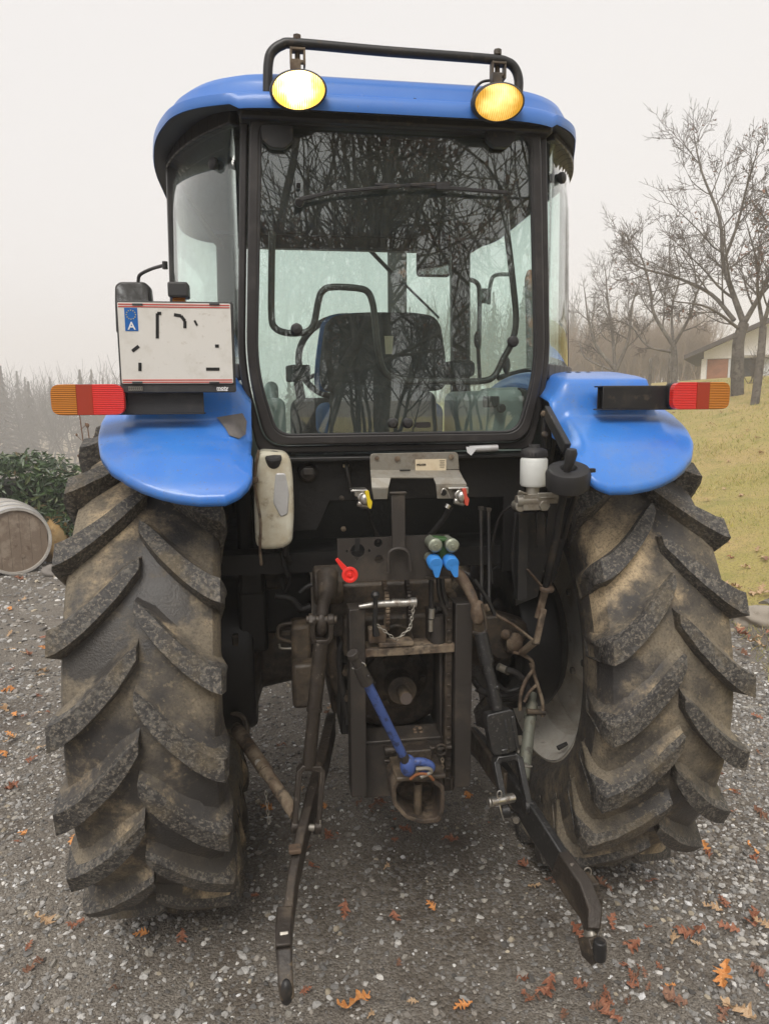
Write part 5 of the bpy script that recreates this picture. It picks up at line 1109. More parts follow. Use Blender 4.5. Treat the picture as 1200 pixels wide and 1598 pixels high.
# zinc bracket
BK = empty('coupling_bracket', (0, 0, 0), T); Yb = -.46
def PX(L_, Y): return [(lambda p: (p.x, p.z))(A(a, b, Y)) for a, b in L_]
top = rpoly(PX([(578, 735), (577, 708), (714, 705), (716, 732)], Yb), [.001, .012, .012, .001], 5)
q = MB(); q.prism(top, .006, (0, Yb, 0)); q.build('bracket_plate', M['silver'], BK, bevel=.0015)
ya_, za = Yb-.003, PX([(600, 734)], Yb)[0][1]
low = PX([(578, 734), (716, 731), (722, 745)], Yb)
q = MB()
def sl(px0, px1, py0, py1, Y0, Y1):
    a, b = A(px0[0], py0, Y0), A(px0[1], py0, Y0); c_, d_ = A(px1[0], py1, Y1), A(px1[1], py1, Y1); q.add([a, b, d_, c_], [(0, 1, 2, 3)])
sl((578, 716), (579, 722), 734, 746, Yb, Yb-.035)
sl((579, 610), (580, 606), 746, 762, Yb-.035, Yb-.06); sl((676, 722), (680, 728), 746, 756, Yb-.035, Yb-.055)
sl((580, 606), (583, 604), 762, 779, Yb-.06, Yb-.058); sl((680, 728), (682, 726), 756, 778, Yb-.055, Yb-.055)
q.build('bracket_fold', M['silver'], BK, solid=.005, smooth=0, bevel=.001)
q = MB()
for px, py, r_ in ((588, 715, .006), (620, 716, .008), (704, 713, .008)):
    p = A(px, py, Yb-.005); q = MB(); q.lathe([(r_, 0), (r_, .003), (r_*.4, .004)], p, (0, -1, 0), 12); q.build('rusty_bolt_head', M['rustiron'], BK)
q = MB(); p = A(692, 769, Yb-.06); q.cyl(p, p+Vector((0, -.001, 0)), .0085, n=16); q.box(A(632, 734, Yb-.012), (.030, .002, .004)); q.build('bracket_hole', M['ink'], BK)
q = MB(); a, b = A(648, 717, Yb-.005), A(696, 734, Yb-.005); q.box(((a.x+b.x)/2, Yb-.0045, (a.z+b.z)/2), (b.x-a.x, .001, a.z-b.z)); st_ = q.build('paper_label', M['paper'], BK, smooth=0)
q = MB(); put_text(q, 'MTELANDER', .0075, (a.x+.017, Yb-.006, (a.z+b.z)/2+.001), sx=.62, bold=.0003)
for k in range(4): q.box((b.x-.012, Yb-.006, a.z-.005-k*.006), (.016-.003*(k % 2), .0006, .0012))
q.build('label_print', M['ink'], st_, smooth=0)
def glad(px, py, cap, nm):
    g_ = empty(nm, (0, 0, 0), BK); p = A(px, py, Yb-.075)
    q = MB(); q.cyl(p+Vector((0, .045, .0)), p+Vector((0, -.01, 0)), .018, .016, 18); q.box(p+Vector((-.01 if px < 600 else .01, .01, .012)), (.028, .035, .020)); q.cyl(p+Vector((-.016, 0, -.016)), p+Vector((.014, 0, -.024)), .010, n=10); q.ell(p+Vector((.002, -.012, -.004)), (.013, .012, .017)); q.box(p+Vector((-.012, .01, .020)), (.045, .05, .006)); q.build('coupling_body', M['chrome'], g_, bevel=.003)
    q = MB(); sx = 1; q.prism(rpoly([(p.x+.002, p.z+.018), (p.x+.012, p.z+.022), (p.x+.016, p.z-.002), (p.x+.022, p.z-.010), (p.x+.018, p.z-.030), (p.x+.010, p.z-.026), (p.x+.006, p.z)], .004, 3), .014, (0, p.y-.016, 0)); q.build('coupling_flap', cap, g_, bevel=.003)
    return p
p1_ = glad(567, 776, M['yellowcap'], 'air_coupling'); p2_ = glad(717, 772, mat('faded_red_flap', (.55, .08, .05), .45), 'air_coupling')
tubeP([(575, 795), (580, 815), (587, 832), (590, 845)], [-.50, -.48, -.47, -.46], .006, 'hose', M['hose'], BK); tubeP([(703, 790), (693, 808), (680, 825), (668, 838)], [-.52, -.50, -.48, -.46], .008, 'hose', M['hose'], BK)
q = MB(); p = A(697, 793, -.52); q.tube([p, p+Vector((.006, 0, .010))], .008, 10); q.build('hose_ferrule', M['chrome'], BK)
tubeP([(688, 770), (691, 763), (697, 765), (702, 777)], -.535, .0012, 'wire_clip', M['chrome'], BK, n=6)
tubeP([(540, 710), (542, 735), (549, 770)], [-.36, -.38, -.37], .006, 'hose', M['hose'], T)
q = MB(); p = A(540, 729, -.37); q.tube([p, p+Vector((0, 0, .008))], .009, 8); q.build('hose_clip', M['paper'], T)
q = MB(); q.cyl(A(732, 701, -.41), A(776, 699, -.41), .010, n=12); q.add([A(727, 697, -.42), A(745, 699, -.42), A(735, 711, -.43), A(729, 706, -.43)], [(0, 1, 2, 3)]); q.build('torn_tape_roll', M['tape'], T)

# valve plate
VP = empty('valve_plate', (0, 0, 0), T); Yv = -.585
outl = PX([(526, 841), (553, 840), (553, 855), (562, 855), (562, 839), (666, 835), (700, 834), (702, 902), (560, 906), (528, 907)], Yv)
holes = []
for px, py, r_ in ((558, 859, .019), (590, 847, .0115), (591, 872, .0115), (541, 860, .0035), (576, 859, .0035), (557, 852+20, .0025)):
    p = A(px, py, Yv); holes.append([(a, b) for a, b in circ(p.x, p.z, r_, 16)])
outl = PX([(526, 841), (666, 835), (700, 834), (702, 902), (560, 906), (528, 907)], Yv)
q = MB(); q.prism_holes(outl, holes, .008, (0, Yv, 0)); q.build('steel_plate', M['post'], VP, bevel=.001)
q = MB(); a, b = A(554, 841, Yv-.005), A(561, 858, Yv-.005); q.box(((a.x+b.x)/2, Yv-.0045, (a.z+b.z)/2), (.013, .001, .034)); q.build('plate_slot', M['ink'], VP, smooth=0)
for px, py, mm, nm in ((678, 850, M['greenish'], 'hydraulic_coupler'), (704, 850, M['greenish'], 'hydraulic_coupler'), (677, 876, M['bluecap'], 'blue_capped_coupler'), (702, 876, M['bluecap'], 'blue_capped_coupler')):
    c_ = empty(nm, (0, 0, 0), VP); p = A(px, py, -.64); q = MB(); q.lathe([(.016, .06), (.016, .01), (.0185, .005), (.0185, -.012), (.0145, -.016)], p, (0, 1, 0), 22); q.build('coupler_sleeve', M['greenish'], c_)
    if mm is M['greenish']:
        q = MB(); q.lathe([(.0145, 0), (.013, .004), (.006, .005), (.005, .009), (0, .009)], p+Vector((0, -.014, 0)), (0, -1, 0), 18); q.build('dust_cap', M['greenish'], c_)
    else:
        q = MB(); q.lathe([(.0195, -.022), (.020, .006), (.017, .011), (0, .012)], p+Vector((0, -.014, -.002)), (0, -1, -.15), 22)
        q.prism(rpoly([(p.x-.013, p.z-.004), (p.x+.017, p.z-.004), (p.x+.008+(.008 if px > 690 else 0), p.z-.038), (p.x-.002+(.008 if px > 690 else 0), p.z-.038)], .003, 3), .014, (0, p.y-.018, 0)); q.build('blue_cap', M['bluecap'], c_, bevel=.002)
q = MB(); q.box(A(690, 841, -.61), (.055, .04, .010), (0, .1, 0)); q.box(A(692, 858, -.605), (.03, .02, .05)); q.build('green_collar', M['green'], VP, bevel=.003)
q = MB(); q.tube([A(664, 901, -.60), A(702, 901, -.60)], .003, 8); q.build('plate_edge_rod', M['post'], VP)
# lever strap and hook
q = MB(); a, b = A(621, 769, -.60), A(622, 856, -.61); q.bar(b, a, .036, .010, up=(0, -1, 0)); q.box(a+Vector((0, -.002, .0)), (.044, .016, .006)); q.build('hitch_strap', M['post'], T, bevel=.002)
tubeP([(606, 892), (606, 870), (610, 860), (622, 856), (634, 860), (639, 870), (641, 892)], -.615, .005, 'hitch_hook', M['post'], T)
# red flag cap
q = MB(); a, b = A(525, 872, -.68), A(546, 897, -.68); q.bar(a, b, .008, .005, up=(0, -1, 0), w1=.018, h1=.007); q.lathe([(.0205, 0), (.0205, .007), (.013, .008), (.012, .004), (.006, .004), (.005, .009), (0, .009)], b+Vector((0, .002, 0)), (0, -1, .1), 26); q.build('red_dust_cap', M['redcap'], T, bevel=.001)
# ------------------------------------------------------------------ hitch frame
HF = empty('hitch_frame', (0, 0, 0), T); Yp = -.555
for s, (ta, tb, ba, bb) in ((-1, ((546, 950), (570, 950), (546, 1241), (571, 1241))), (1, ((709, 941), (735, 941), (708, 1226), (734, 1226)))):
    a, b, c, d = A(*ta, Yp), A(*tb, Yp), A(*ba, Yp), A(*bb, Yp); x0, x1 = (a.x+c.x)/2, (b.x+d.x)/2; z1, z0 = a.z, (c.z+d.z)/2
    q = MB(); q.box(((x0+x1)/2, Yp+.025, (z0+z1)/2), (x1-x0, .07, z1-z0)); o = q.build('post', M['post'], HF, bevel=.003)
    if s > 0:
        q = MB(); q.box((x0-.014, Yp+.035, (z0+z1)/2), (.020, .05, z1-z0)); k = 0
        for i in range(17): q.box((x0-.014, Yp+.008, z0+.02+i*(z1-z0-.04)/16), (.010, .006, .008))
        q.build('toothed_rack', M['link'], HF, bevel=.0015)
        q = MB(); w_ = A(684, 1000, Yp+.02); q.prism([(x0-.045, z1-.02), (x0-.026, z1-.02), (x0-.026, z0+.02), (x0-.03, z0+.02), (x0-.035, z1-.20)], .05, (0, Yp+.06, 0)); q.box((x0-.043, Yp+.06, z1-.03-.05), (.05, .05, .10)); q.build('inner_guide', M['post'], HF, bevel=.003)
a, b = A(571, 1016, Yp+.01), A(706, 1012, Yp+.01); q = MB(); q.box(((a.x+b.x)/2, Yp+.035, (a.z+b.z)/2), (b.x-a.x+.01, .07, .026)); q.box(((a.x+b.x)/2-.04, Yp+.02, a.z+.018), (.10, .05, .014)); q.build('crossbar', M['rustiron'], HF, bevel=.004)
a, b = A(571, 1164, Yp+.02), A(708, 1238, Yp+.02); q = MB(); q.box(((a.x+b.x)/2, Yp+.05, (a.z+b.z)/2), (b.x-a.x+.01, .03, a.z-b.z)); q.box(((a.x+b.x)/2, Yp+.08, a.z-.002), (b.x-a.x+.01, .09, .012)); q.build('lower_plate', M['post'], HF, bevel=.003)
q = MB(); q.cyl(A(603, 1172, Yp), A(672, 1168, Yp), .010, n=14); q.cyl(A(600, 1188, Yp-.01), A(672, 1182, Yp-.01), .006, n=10); q.cyl(A(600, 1172, Yp), A(612, 1171, Yp), .014, n=14)
c = A(688, 1170, Yp-.01); q.tube([c+Vector((.016*math.cos(t*math.pi/12), 0, .016*math.sin(t*math.pi/12))) for t in range(24)], .0035, 8, closed=True); q.cyl(A(672, 1168, Yp), A(704, 1166, Yp), .007, n=10); q.build('locking_pin', M['link'], HF)
def chain(p0, p1, n, parent, size=.010, r_=.0016, sag=0, name='chain', mm=None):
    q = MB(); p0, p1 = Vector(p0), Vector(p1)
    for i in range(n):
        t = (i+.5)/n; c = p0.lerp(p1, t)+Vector((0, 0, -sag*4*t*(1-t))); t2 = min(1, t+.5/n); nx = p0.lerp(p1, t2)+Vector((0, 0, -sag*4*t2*(1-t2))); d = (nx-c).normalized(); x = d.cross(Vector((0, 1, 0))).normalized(); x = x if i % 2 == 0 else d.cross(x)
        q.tube([c+d*size*.75*math.cos(k*math.pi/5)+x*size*.38*math.sin(k*math.pi/5) for k in range(10)], r_, 6, closed=True)
    return q.build(name, mm or M['silver'], parent)
chain(A(690, 1184, Yp-.01), A(690, 1214, Yp-.01), 6, HF, mm=M['rustiron'])
tubeP([(705, 1232), (704, 1222), (705, 1212)], Yp-.01, .006, 'side_pin', M['link'], HF)
q = MB(); g = random.Random(3)
for i in range(40): q.ell(A(652+g.uniform(-13, 13), 1158-abs(g.gauss(0, 10)), Yp+.09)+Vector((0, g.uniform(-.02, .02), 0)), (.007, .007, .006), 6, 4)
q.build('mud_clod', M['rustiron'], HF)
# top link bracket: two curved plates with the pin through them and its chain
TL = empty('top_link_bracket', (0, 0, 0), T)
for px in (603, 638):
    q = MB(); pts = [A(px-4, 908, -.50), A(px-1, 925, -.53), A(px+1, 945, -.55), A(px+1, 965, -.55), A(px, 978, -.53)]
    cv = curve(pts, 4); 
    for i in range(len(cv)-1): q.bar(cv[i], cv[i+1], .012, .030, up=(0, -1, 0))
    q.build('bracket_plate', M['rustiron'] if px < 610 else M['link'], TL, bevel=.002)
q = MB(); a, b = A(585, 943, -.56), A(646, 940, -.56); q.cyl(a, b, .0105, n=16); q.cyl(A(560, 947, -.57), A(585, 943, -.565), .006, .009, 10); q.cyl(A(640, 940, -.56), A(649, 940, -.56), .014, n=14)
for k in range(9): t = A(612+k*2.6, 941, -.56); q.cyl(t, t+Vector((.002, 0, 0)), .0125, n=14)
q.build('bright_pin', M['chrome'], TL)
q = MB(); a = A(586, 932, -.585); q.tube([a, A(586, 950, -.585), A(585, 975, -.58), A(587, 992, -.58)], [.007, .006, .008, .010], 10); q.lathe([(.012, 0), (.013, .008), (.008, .016), (0, .017)], a, (0, 0, 1), 14); q.build('pin_handle', M['black'], TL)
chain(A(588, 975, -.585), A(618, 999, -.585), 6, TL, .009); chain(A(618, 999, -.585), A(640, 980, -.585), 5, TL, .009); chain(A(640, 980, -.585), A(646, 945, -.575), 6, TL, .009)
q = MB(); p = A(588, 990, -.54); q.box(p, (.05, .03, .045)); q.build('pin_rest', M['rustiron'], TL, bevel=.004)
q = MB(); c = A(618, 1000, -.52); q.tube([c+Vector((.045*math.cos(t*math.pi/14), 0, .045*math.sin(t*math.pi/14))) for t in range(15)], .005, 8); q.build('ring_eye', M['grime'], TL)

# ------------------------------------------------------------------ tow hitch box and blue handle
TW = empty('tow_hitch', (0, 0, 0), T); Yt = -.70
L_ = PX([(622, 1212), (676, 1214), (694, 1228), (694, 1262), (688, 1284), (658, 1287), (632, 1278), (613, 1256), (611, 1225)], Yt)
cen_ = (sum(p[0] for p in L_)/9, sum(p[1] for p in L_)/9); inn = [((a-cen_[0])*.84+cen_[0], (b-cen_[1])*.80+cen_[1]) for a, b in L_]
q = MB(); q.ring(rpoly(L_, .012, 4), rpoly(inn, .010, 4), .10, (0, Yt+.05, 0)); q.prism(rpoly(inn, .01, 4), .01, (0, Yt+.095, 0)); q.build('hitch_mouth', M['hitch'], TW, bevel=.003)
p = A(656, 1214, Yt); q = MB(); q.box(p+Vector((0, .05, .004)), (.135, .12, .012), (.0, .02, 0)); q.box(p+Vector((.0, .09, .02)), (.09, .05, .05)); q.build('hitch_plate', M['grime'], TW, bevel=.004)
q = MB(); a = A(652, 1222, Yt+.03); q.cyl(a, a+Vector((0, 0, -.11)), .011, n=14); q.build('tow_pin', M['grime'], TW)
TH = empty('tow_handle', (0, 0, 0), T); a, b = A(549, 1018, -.80), A(643, 1207, -.72); d = (b-a)
q = MB(); q.cyl(a+d*.22, a+d*.83, .0125, .0115, 20); bt = q.build('blue_tube', M['bluetool'], TH)
q = MB(); q.cyl(a+d*.10, a+d*.235, .0155, .0175, 18); q.ell(a+d*.17+Vector((.012, -.014, 0)), (.004, .004, .004), 8, 6); q.build('brown_sleeve', M['post'], TH)
q = MB(); q.cyl(a+d*.83, a+d*.89, .0125, .0125, 16); q.build('lower_collar', M['post'], TH)
q = MB(); q.cyl(a, a+d*.035, .0150, .0150, 18); q.cyl(a+d*.035, a+d*.11, .0105, .0120, 16); q.build('end_cap', M['post'], TH, bevel=.002)
q = MB(); q.tube([a+d*.10+Vector((.017*math.cos(t*math.pi/8), -.004, .017*math.sin(t*math.pi/8)*.55)) for t in range(-7, 4)], .0016, 6); q.build('spring_ring', M['chrome'], TH)
q = MB(); e = a+d*.93; q.ell(e, (.022, .02, .030), 16, 10); q.tube(curve([e+Vector((.004, 0, .008)), e+Vector((.035, -.004, .010)), e+Vector((.060, -.002, -.004)), e+Vector((.056, 0, -.018)), e+Vector((.03, 0, -.020))], 4), [.011]*17, 10); q.build('handle_foot', M['bluetool'], TH)
q = MB(); q.tube(curve([e+Vector((.018, -.014, -.004)), e+Vector((.05, -.016, -.004)), e+Vector((.058, -.014, -.016)), e+Vector((.03, -.014, -.028))], 4), .005, 8); q.build('spring_clip', M['silver'], TH)
q = MB(); q.tube(curve([A(640, 1216, -.735), A(652, 1208, -.74), A(668, 1209, -.74), A(676, 1217, -.73)], 4), .004, 8); q.build('rusty_loop', M['rust'], TH)

# ------------------------------------------------------------------ three point linkage, left
def fork(p0, p1, w, th, dep, name, mm, par, up=(0, -1, 0), close=True):
    """U shaped fork: bridge at p0, arms to p1, seen flat"""
    p0, p1 = Vector(p0), Vector(p1); d = (p1-p0).normalized(); sd_ = d.cross(Vector(up)).normalized(); q = MB()
    pts = [p1+sd_*w/2, p0+sd_*w/2+d*.012, p0+sd_*w*.36, p0-sd_*w*.36, p0-sd_*w/2+d*.012, p1-sd_*w/2]
    cv = [pts[0]]+[pts[1]]+[pts[2]]+[pts[3]]+[pts[4]]+[pts[5]]
    for i in range(5): q.bar(cv[i]-(cv[i+1]-cv[i]).normalized()*.004, cv[i+1]+(cv[i+1]-cv[i]).normalized()*.004, th, dep, up=up)
    for sg in (1, -1): q.cyl(p1+sd_*sg*(w/2+th*.7), p1+sd_*sg*(w/2-th*.7), dep*.62, n=18)
    return q.build(name, mm, par, bevel=.003)
LA = empty('lift_arm', (0, 0, 0), T)
q = MB(); q.lathe([(.052, -.02), (.056, -.01), (.056, .055), (.045, .06)], A(522, 912, -.47), (-1, 0, 0), 28); q.build('arm_hub', M['grime'], LA, bevel=.003)
q = MB(); cv = curve([A(511, 900, -.50), A(511, 925, -.56), A(504, 945, -.62), A(502, 965, -.66)], 5); q.tube(cv, [.034-.018*min(1, i/8) for i in range(len(cv))], 16); q.ell(A(502, 975, -.67), (.016, .014, .030), 16, 10); q.build('arm_beam', M['rustiron'] if False else M['link'], LA)
LR = empty('lift_rod', (0, 0, 0), T)
fork(A(502, 1000, -.67), A(502, 968, -.67), .046, .012, .026, 'upper_fork', M['link'], LR)
q = MB(); q.cyl(A(478, 967, -.67), A(525, 967, -.67), .010, n=14); q.cyl(A(482, 968, -.67), A(487, 968, -.67), .018, n=6); q.build('fork_pin', M['grime'], LR)
q = MB(); a, b = A(501, 1003, -.67), A(482, 1196, -.70); d = b-a; q.cyl(a, a+d*.53, .0200, .0185, 22); q.cyl(a+d*.53, b, .0165, .0180, 20); q.lathe([(.0205, 0), (.0205, .010)], a+d*.52, d, 22); q.build('rod_tube', M['link'], LR)
fork(A(486, 1196, -.70), A(478, 1290, -.74), .060, .014, .030, 'lower_fork', M['link'], LR)
q = MB(); q.cyl(A(458, 1290, -.745), A(502, 1292, -.745), .009, n=12); q.tube([A(500, 1280, -.75), A(498, 1306, -.75)], .0025, 6); q.build('fork_pin', M['silver'], LR)
def path_bar(pts, w, h, name, mm, par, bevel=.004, up=(0, 0, 1)):
    q = MB(); cv = pts; sds = []
    for i, p in enumerate(cv):
        d = (Vector(cv[min(i+1, len(cv)-1)])-Vector(cv[max(i-1, 0)])).normalized(); sd_ = d.cross(Vector(up)).normalized(); u = sd_.cross(d).normalized(); ww = w[i] if isinstance(w, (list, tuple)) else w; hh = h[i] if isinstance(h, (list, tuple)) else h
        p = Vector(p); q.v += [tuple(p+sd_*ww/2+u*hh/2), tuple(p-sd_*ww/2+u*hh/2), tuple(p-sd_*ww/2-u*hh/2), tuple(p+sd_*ww/2-u*hh/2)]
    n = len(cv)
    for i in range(n-1):
        for k in range(4): q.f.append((i*4+k, i*4+(k+1) % 4, i*4+4+(k+1) % 4, i*4+4+k)); q.mi.append(0)
    q.f += [(0, 1, 2, 3), (n*4-1, n*4-2, n*4-3, n*4-4)]; q.mi += [0, 0]
    return q.build(name, mm, par, bevel=bevel)
LL = empty('lower_link', (0, 0, 0), T)
path_bar([A(517, 1130, -.20), A(505, 1185, -.50), A(488, 1245, -.66), A(470, 1315, -.78), A(458, 1375, -.86), A(450, 1435, -.94)], [.03, .03, .026, .024, .022, .022], [.08, .075, .065, .06, .06, .055], 'link_bar', M['link'], LL)
q = MB(); p = A(461, 1345, -.83); q.box(p+Vector((0, 0, .034)), (.03, .03, .012)); q.build('bar_weld', M['rustiron'], LL, bevel=.003)
HK = empty('link_hook', (0, 0, 0), LL)
path_bar([A(446, 1425, -.93), A(443, 1465, -.985), A(443, 1490, -1.02)], [.038, .036, .034], [.060, .066, .066], 'hook_body', M['link'], HK)
path_bar([A(444, 1468, -.985)+Vector((0, -.01, .030)), A(445, 1510, -1.03)+Vector((0, 0, .028))], .020, .02, 'hook_latch', M['silver'], HK, .002)
path_bar([A(444, 1488, -1.02), A(445, 1515, -1.05), A(446, 1535, -1.075), A(447, 1552, -1.08)], [.034, .033, .032, .030], [.066, .058, .05, .05], 'hook_claw', M['grime'], HK, .006)
q = MB(); p = A(447, 1548, -1.09); q.ell(p, (.0155, .016, .030), 18, 12); q.ell(A(446, 1527, -1.05)+Vector((0, 0, .02)), (.015, .03, .012), 16, 8); q.build('hook_tip', M['black'], HK)
# left stabiliser with holes
SB = empty('stabiliser', (0, 0, 0), T); a, b = A(368, 1135, -.25), A(462, 1272, -.66); d = b-a
q = MB(); q.cyl(a+d*.05, a+d*.55, .021, n=20); q.cyl(a+d*.5, b, .017, .018, 20); q.build('stabiliser_tube', M['rustiron'], SB)
q = MB(); x_ = d.normalized(); n_ = Vector((0, -1, .3)).normalized()
for k in range(4): p = a+d*(.60+.085*k)+n_*.0165; q.cyl(p, p+n_*.0025, .0065, n=12)
q.build('adjusting_hole', M['ink'], SB)
q = MB(); q.tube(curve([A(362, 1112, -.22), A(378, 1118, -.24), A(386, 1135, -.27), A(385, 1150, -.28)], 4), .008, 8); q.ell(A(370, 1140, -.25), (.02, .02, .026)); q.build('ball_joint', M['grime'], SB)
q = MB(); q.cyl(a+d*.42+n_*.02, a+d*.42+n_*.034, .010, n=10); q.cyl(b, b+Vector((.03, 0, -.01)), .02, n=14); q.build('stabiliser_bolt', M['silver'], SB)
chain(A(415, 1235, -.5), A(420, 1285, -.52), 7, SB, .010, .0014)

# ------------------------------------------------------------------ three point linkage, right
RA = empty('lift_arm', (0, 0, 0), T)
q = MB(); cv = curve([A(706, 886, -.48), A(722, 905, -.52), A(735, 928, -.55), A(744, 952, -.57)], 5); q.tube(cv, [.019-.007*i/len(cv) for i in range(len(cv))], 14); q.ell(A(746, 956, -.58), (.022, .022, .036), 16, 12); q.build('arm_beam', M['rustiron'], RA)
RR = empty('lift_rod', (0, 0, 0), T)
tubeP([(737, 986), (748, 989), (758, 984), (757, 965), (753, 948), (752, 942)], -.60, .0042, 'wire_bail', M['grime'], RR, cn=4)
a, b, c_, e = A(750, 988, -.60), A(760, 1035, -.62), A(776, 1107, -.65), A(784, 1165, -.67)
q = MB(); q.cyl(a, b, .0195, .0200, 22); q.cyl(b, c_, .0150, .0175, 20); q.ell(b.lerp(c_, .5)+Vector((.010, -.012, 0)), (.007, .006, .008), 10, 8); q.build('rod_tube', M['linkblack'], RR)
d = (e-c_).normalized(); sx = d.cross(Vector((0, -1, 0))).normalized()
def tbody(): 
    q = MB(); o = c_; P2 = rpoly([(-.036, .004), (.036, 0), (.042, .02), (.040, .100), (.028, .116), (-.026, .120), (-.038, .105), (-.040, .02)], .010, 4)
    q.prism(P2, .042, o, -sx if sx.x < 0 else sx, d); return q.build('turnbuckle', M['linkblack'], RR, bevel=.010, seg=3)
tbody()
sxx = -sx if sx.x < 0 else sx
q = MB(); q.bar(c_+sxx*.012+d*.02+Vector((0, -.022, 0)), c_+sxx*.012+d*.10+Vector((0, -.022, 0)), .006, .006, up=(0, -1, 0)); q.bar(c_+sxx*.034+d*.015+Vector((0, -.018, 0)), c_+sxx*.036+d*.105+Vector((0, -.018, 0)), .012, .014, up=(0, -1, 0)); q.cyl(e-d*.0, e+d*.015, .024, n=18); q.build('turnbuckle_lock', M['linkblack'], RR, bevel=.003)
fork(A(790, 1180, -.68), A(806, 1262, -.745), .066, .017, .030, 'lower_fork', M['linkblack'], RR)
q = MB(); a, b = A(764, 1252, -.77), A(800, 1245, -.74); q.cyl(a, b, .0125, n=18); q.cyl(a-Vector((.003, 0, 0)), a, .0125, n=18); q.build('pin', M['chrome'], RR)
q = MB(); p = A(779, 1240, -.775); q.tube([p+Vector((.006*math.cos(t*math.pi/7), 0, .011*math.sin(t*math.pi/7))) for t in range(14)], .0018, 6, closed=True); q.tube(curve([A(779, 1256, -.77), A(782, 1268, -.775), A(786, 1280, -.775)], 3), .002, 6); q.build('linch_clip', M['chrome'], RR)
RL = empty('lower_link', (0, 0, 0), T)
path_bar([A(738, 1155, -.18), A(772, 1190, -.48), A(800, 1232, -.66), A(835, 1285, -.77), A(880, 1355, -.90)], [.024, .024, .023, .022, .022], [.09, .085, .082, .085, .08], 'link_bar', M['linkblack'], RL)
q = MB(); p = A(812, 1278, -.72); q.cyl(p+Vector((-.016, -.006, 0)), p+Vector((-.010, 0, 0)), .009, n=14); q.build('bar_hole', M['silver'], RL)
HK = empty('link_hook', (0, 0, 0), RL)
path_bar([A(872, 1345, -.88), A(905, 1392, -.96), A(922, 1425, -1.0), A(924, 1455, -1.03)], [.030, .036, .036, .030], [.085, .088, .072, .06], 'hook_body', M['link'], HK)
q = MB(); q.box(A(921, 1385, -.95)+Vector((0, 0, .012)), (.022, .05, .03)); q.box(A(927, 1410, -.99)+Vector((0, 0, .012)), (.03, .03, .024)); q.build('hook_latch', M['grime'], HK, bevel=.003)
q = MB(); c = A(916, 1362, -.94); q.tube([c+Vector((.010*math.cos(t*math.pi/7), 0, .014*math.sin(t*math.pi/7))) for t in range(14)], .002, 6, closed=True); q.build('latch_ring', M['silver'], HK)
q = MB(); q.ell(A(921, 1462, -1.03), (.014, .02, .024), 16, 10); q.build('worn_ball_seat', M['silver'], HK)
path_bar([A(918, 1462, -1.04), A(924, 1482, -1.055), A(932, 1490, -1.07)], [.032, .036, .030], [.05, .052, .05], 'hook_claw', M['grime'], HK, .006)
q = MB(); q.tube([A(936, 1498, -1.08), A(935, 1484, -1.08), A(936, 1468, -1.08)], [.013, .016, .0145], 16); q.build('hook_tip', M['black'], HK, bevel=.003)
# right stabiliser
SB = empty('stabiliser', (0, 0, 0), T); a, b = A(829, 1105, -.38), A(815, 1228, -.58); d = b-a
q = MB(); q.cyl(a+d*-.06, a+d*.9, .0185, .0175, 20); q.cyl(a+d*.10, a+d*.14, .0205, n=20); q.cyl(a-d*.2, a, .012, n=14); q.build('stabiliser_tube', M['galv'], SB)
path_bar([a+d*.86, b+d*.12, b+Vector((.004, -.05, -.06))], [.026, .024, .016], [.03, .03, .02], 'stabiliser_end', M['galv'], SB)
q = MB(); n_ = Vector((-.3, -1, .2)).normalized()
for t in (.72, .86): q.cyl(a+d*t+n_*.014, a+d*t+n_*.026, .008, n=10)
q.tube(curve([a+d*.55+Vector((-.035, -.02, 0)), a+d*.68+Vector((-.02, -.03, 0)), a+d*.7+Vector((.01, -.03, 0))], 4), .003, 6); q.box(a+d*.40+Vector((-.035, -.01, 0)), (.022, .006, .03)); q.build('stabiliser_bolt', M['silver'], SB)
chain(a+d*.45+Vector((-.035, -.012, 0)), a+d*.66+Vector((-.03, -.022, 0)), 4, SB, .009, .0014)
for i, L_ in enumerate(([(812, 1020), (828, 1030), (831, 1045), (820, 1062), (812, 1085), (811, 1108)], [(828, 1035), (838, 1068), (846, 1095), (846, 1118)], [(838, 1068), (826, 1080), (818, 1095)], [(800, 1018), (812, 1020), (820, 1016)])):
    tubeP(L_, -.42, .006 if i < 2 else .005, 'stay_fork', M['rustiron'], SB, cn=4)
q = MB(); q.cyl(A(822, 1110, -.42), A(850, 1112, -.42), .009, n=12); q.build('stay_bolt', M['grime'], SB)

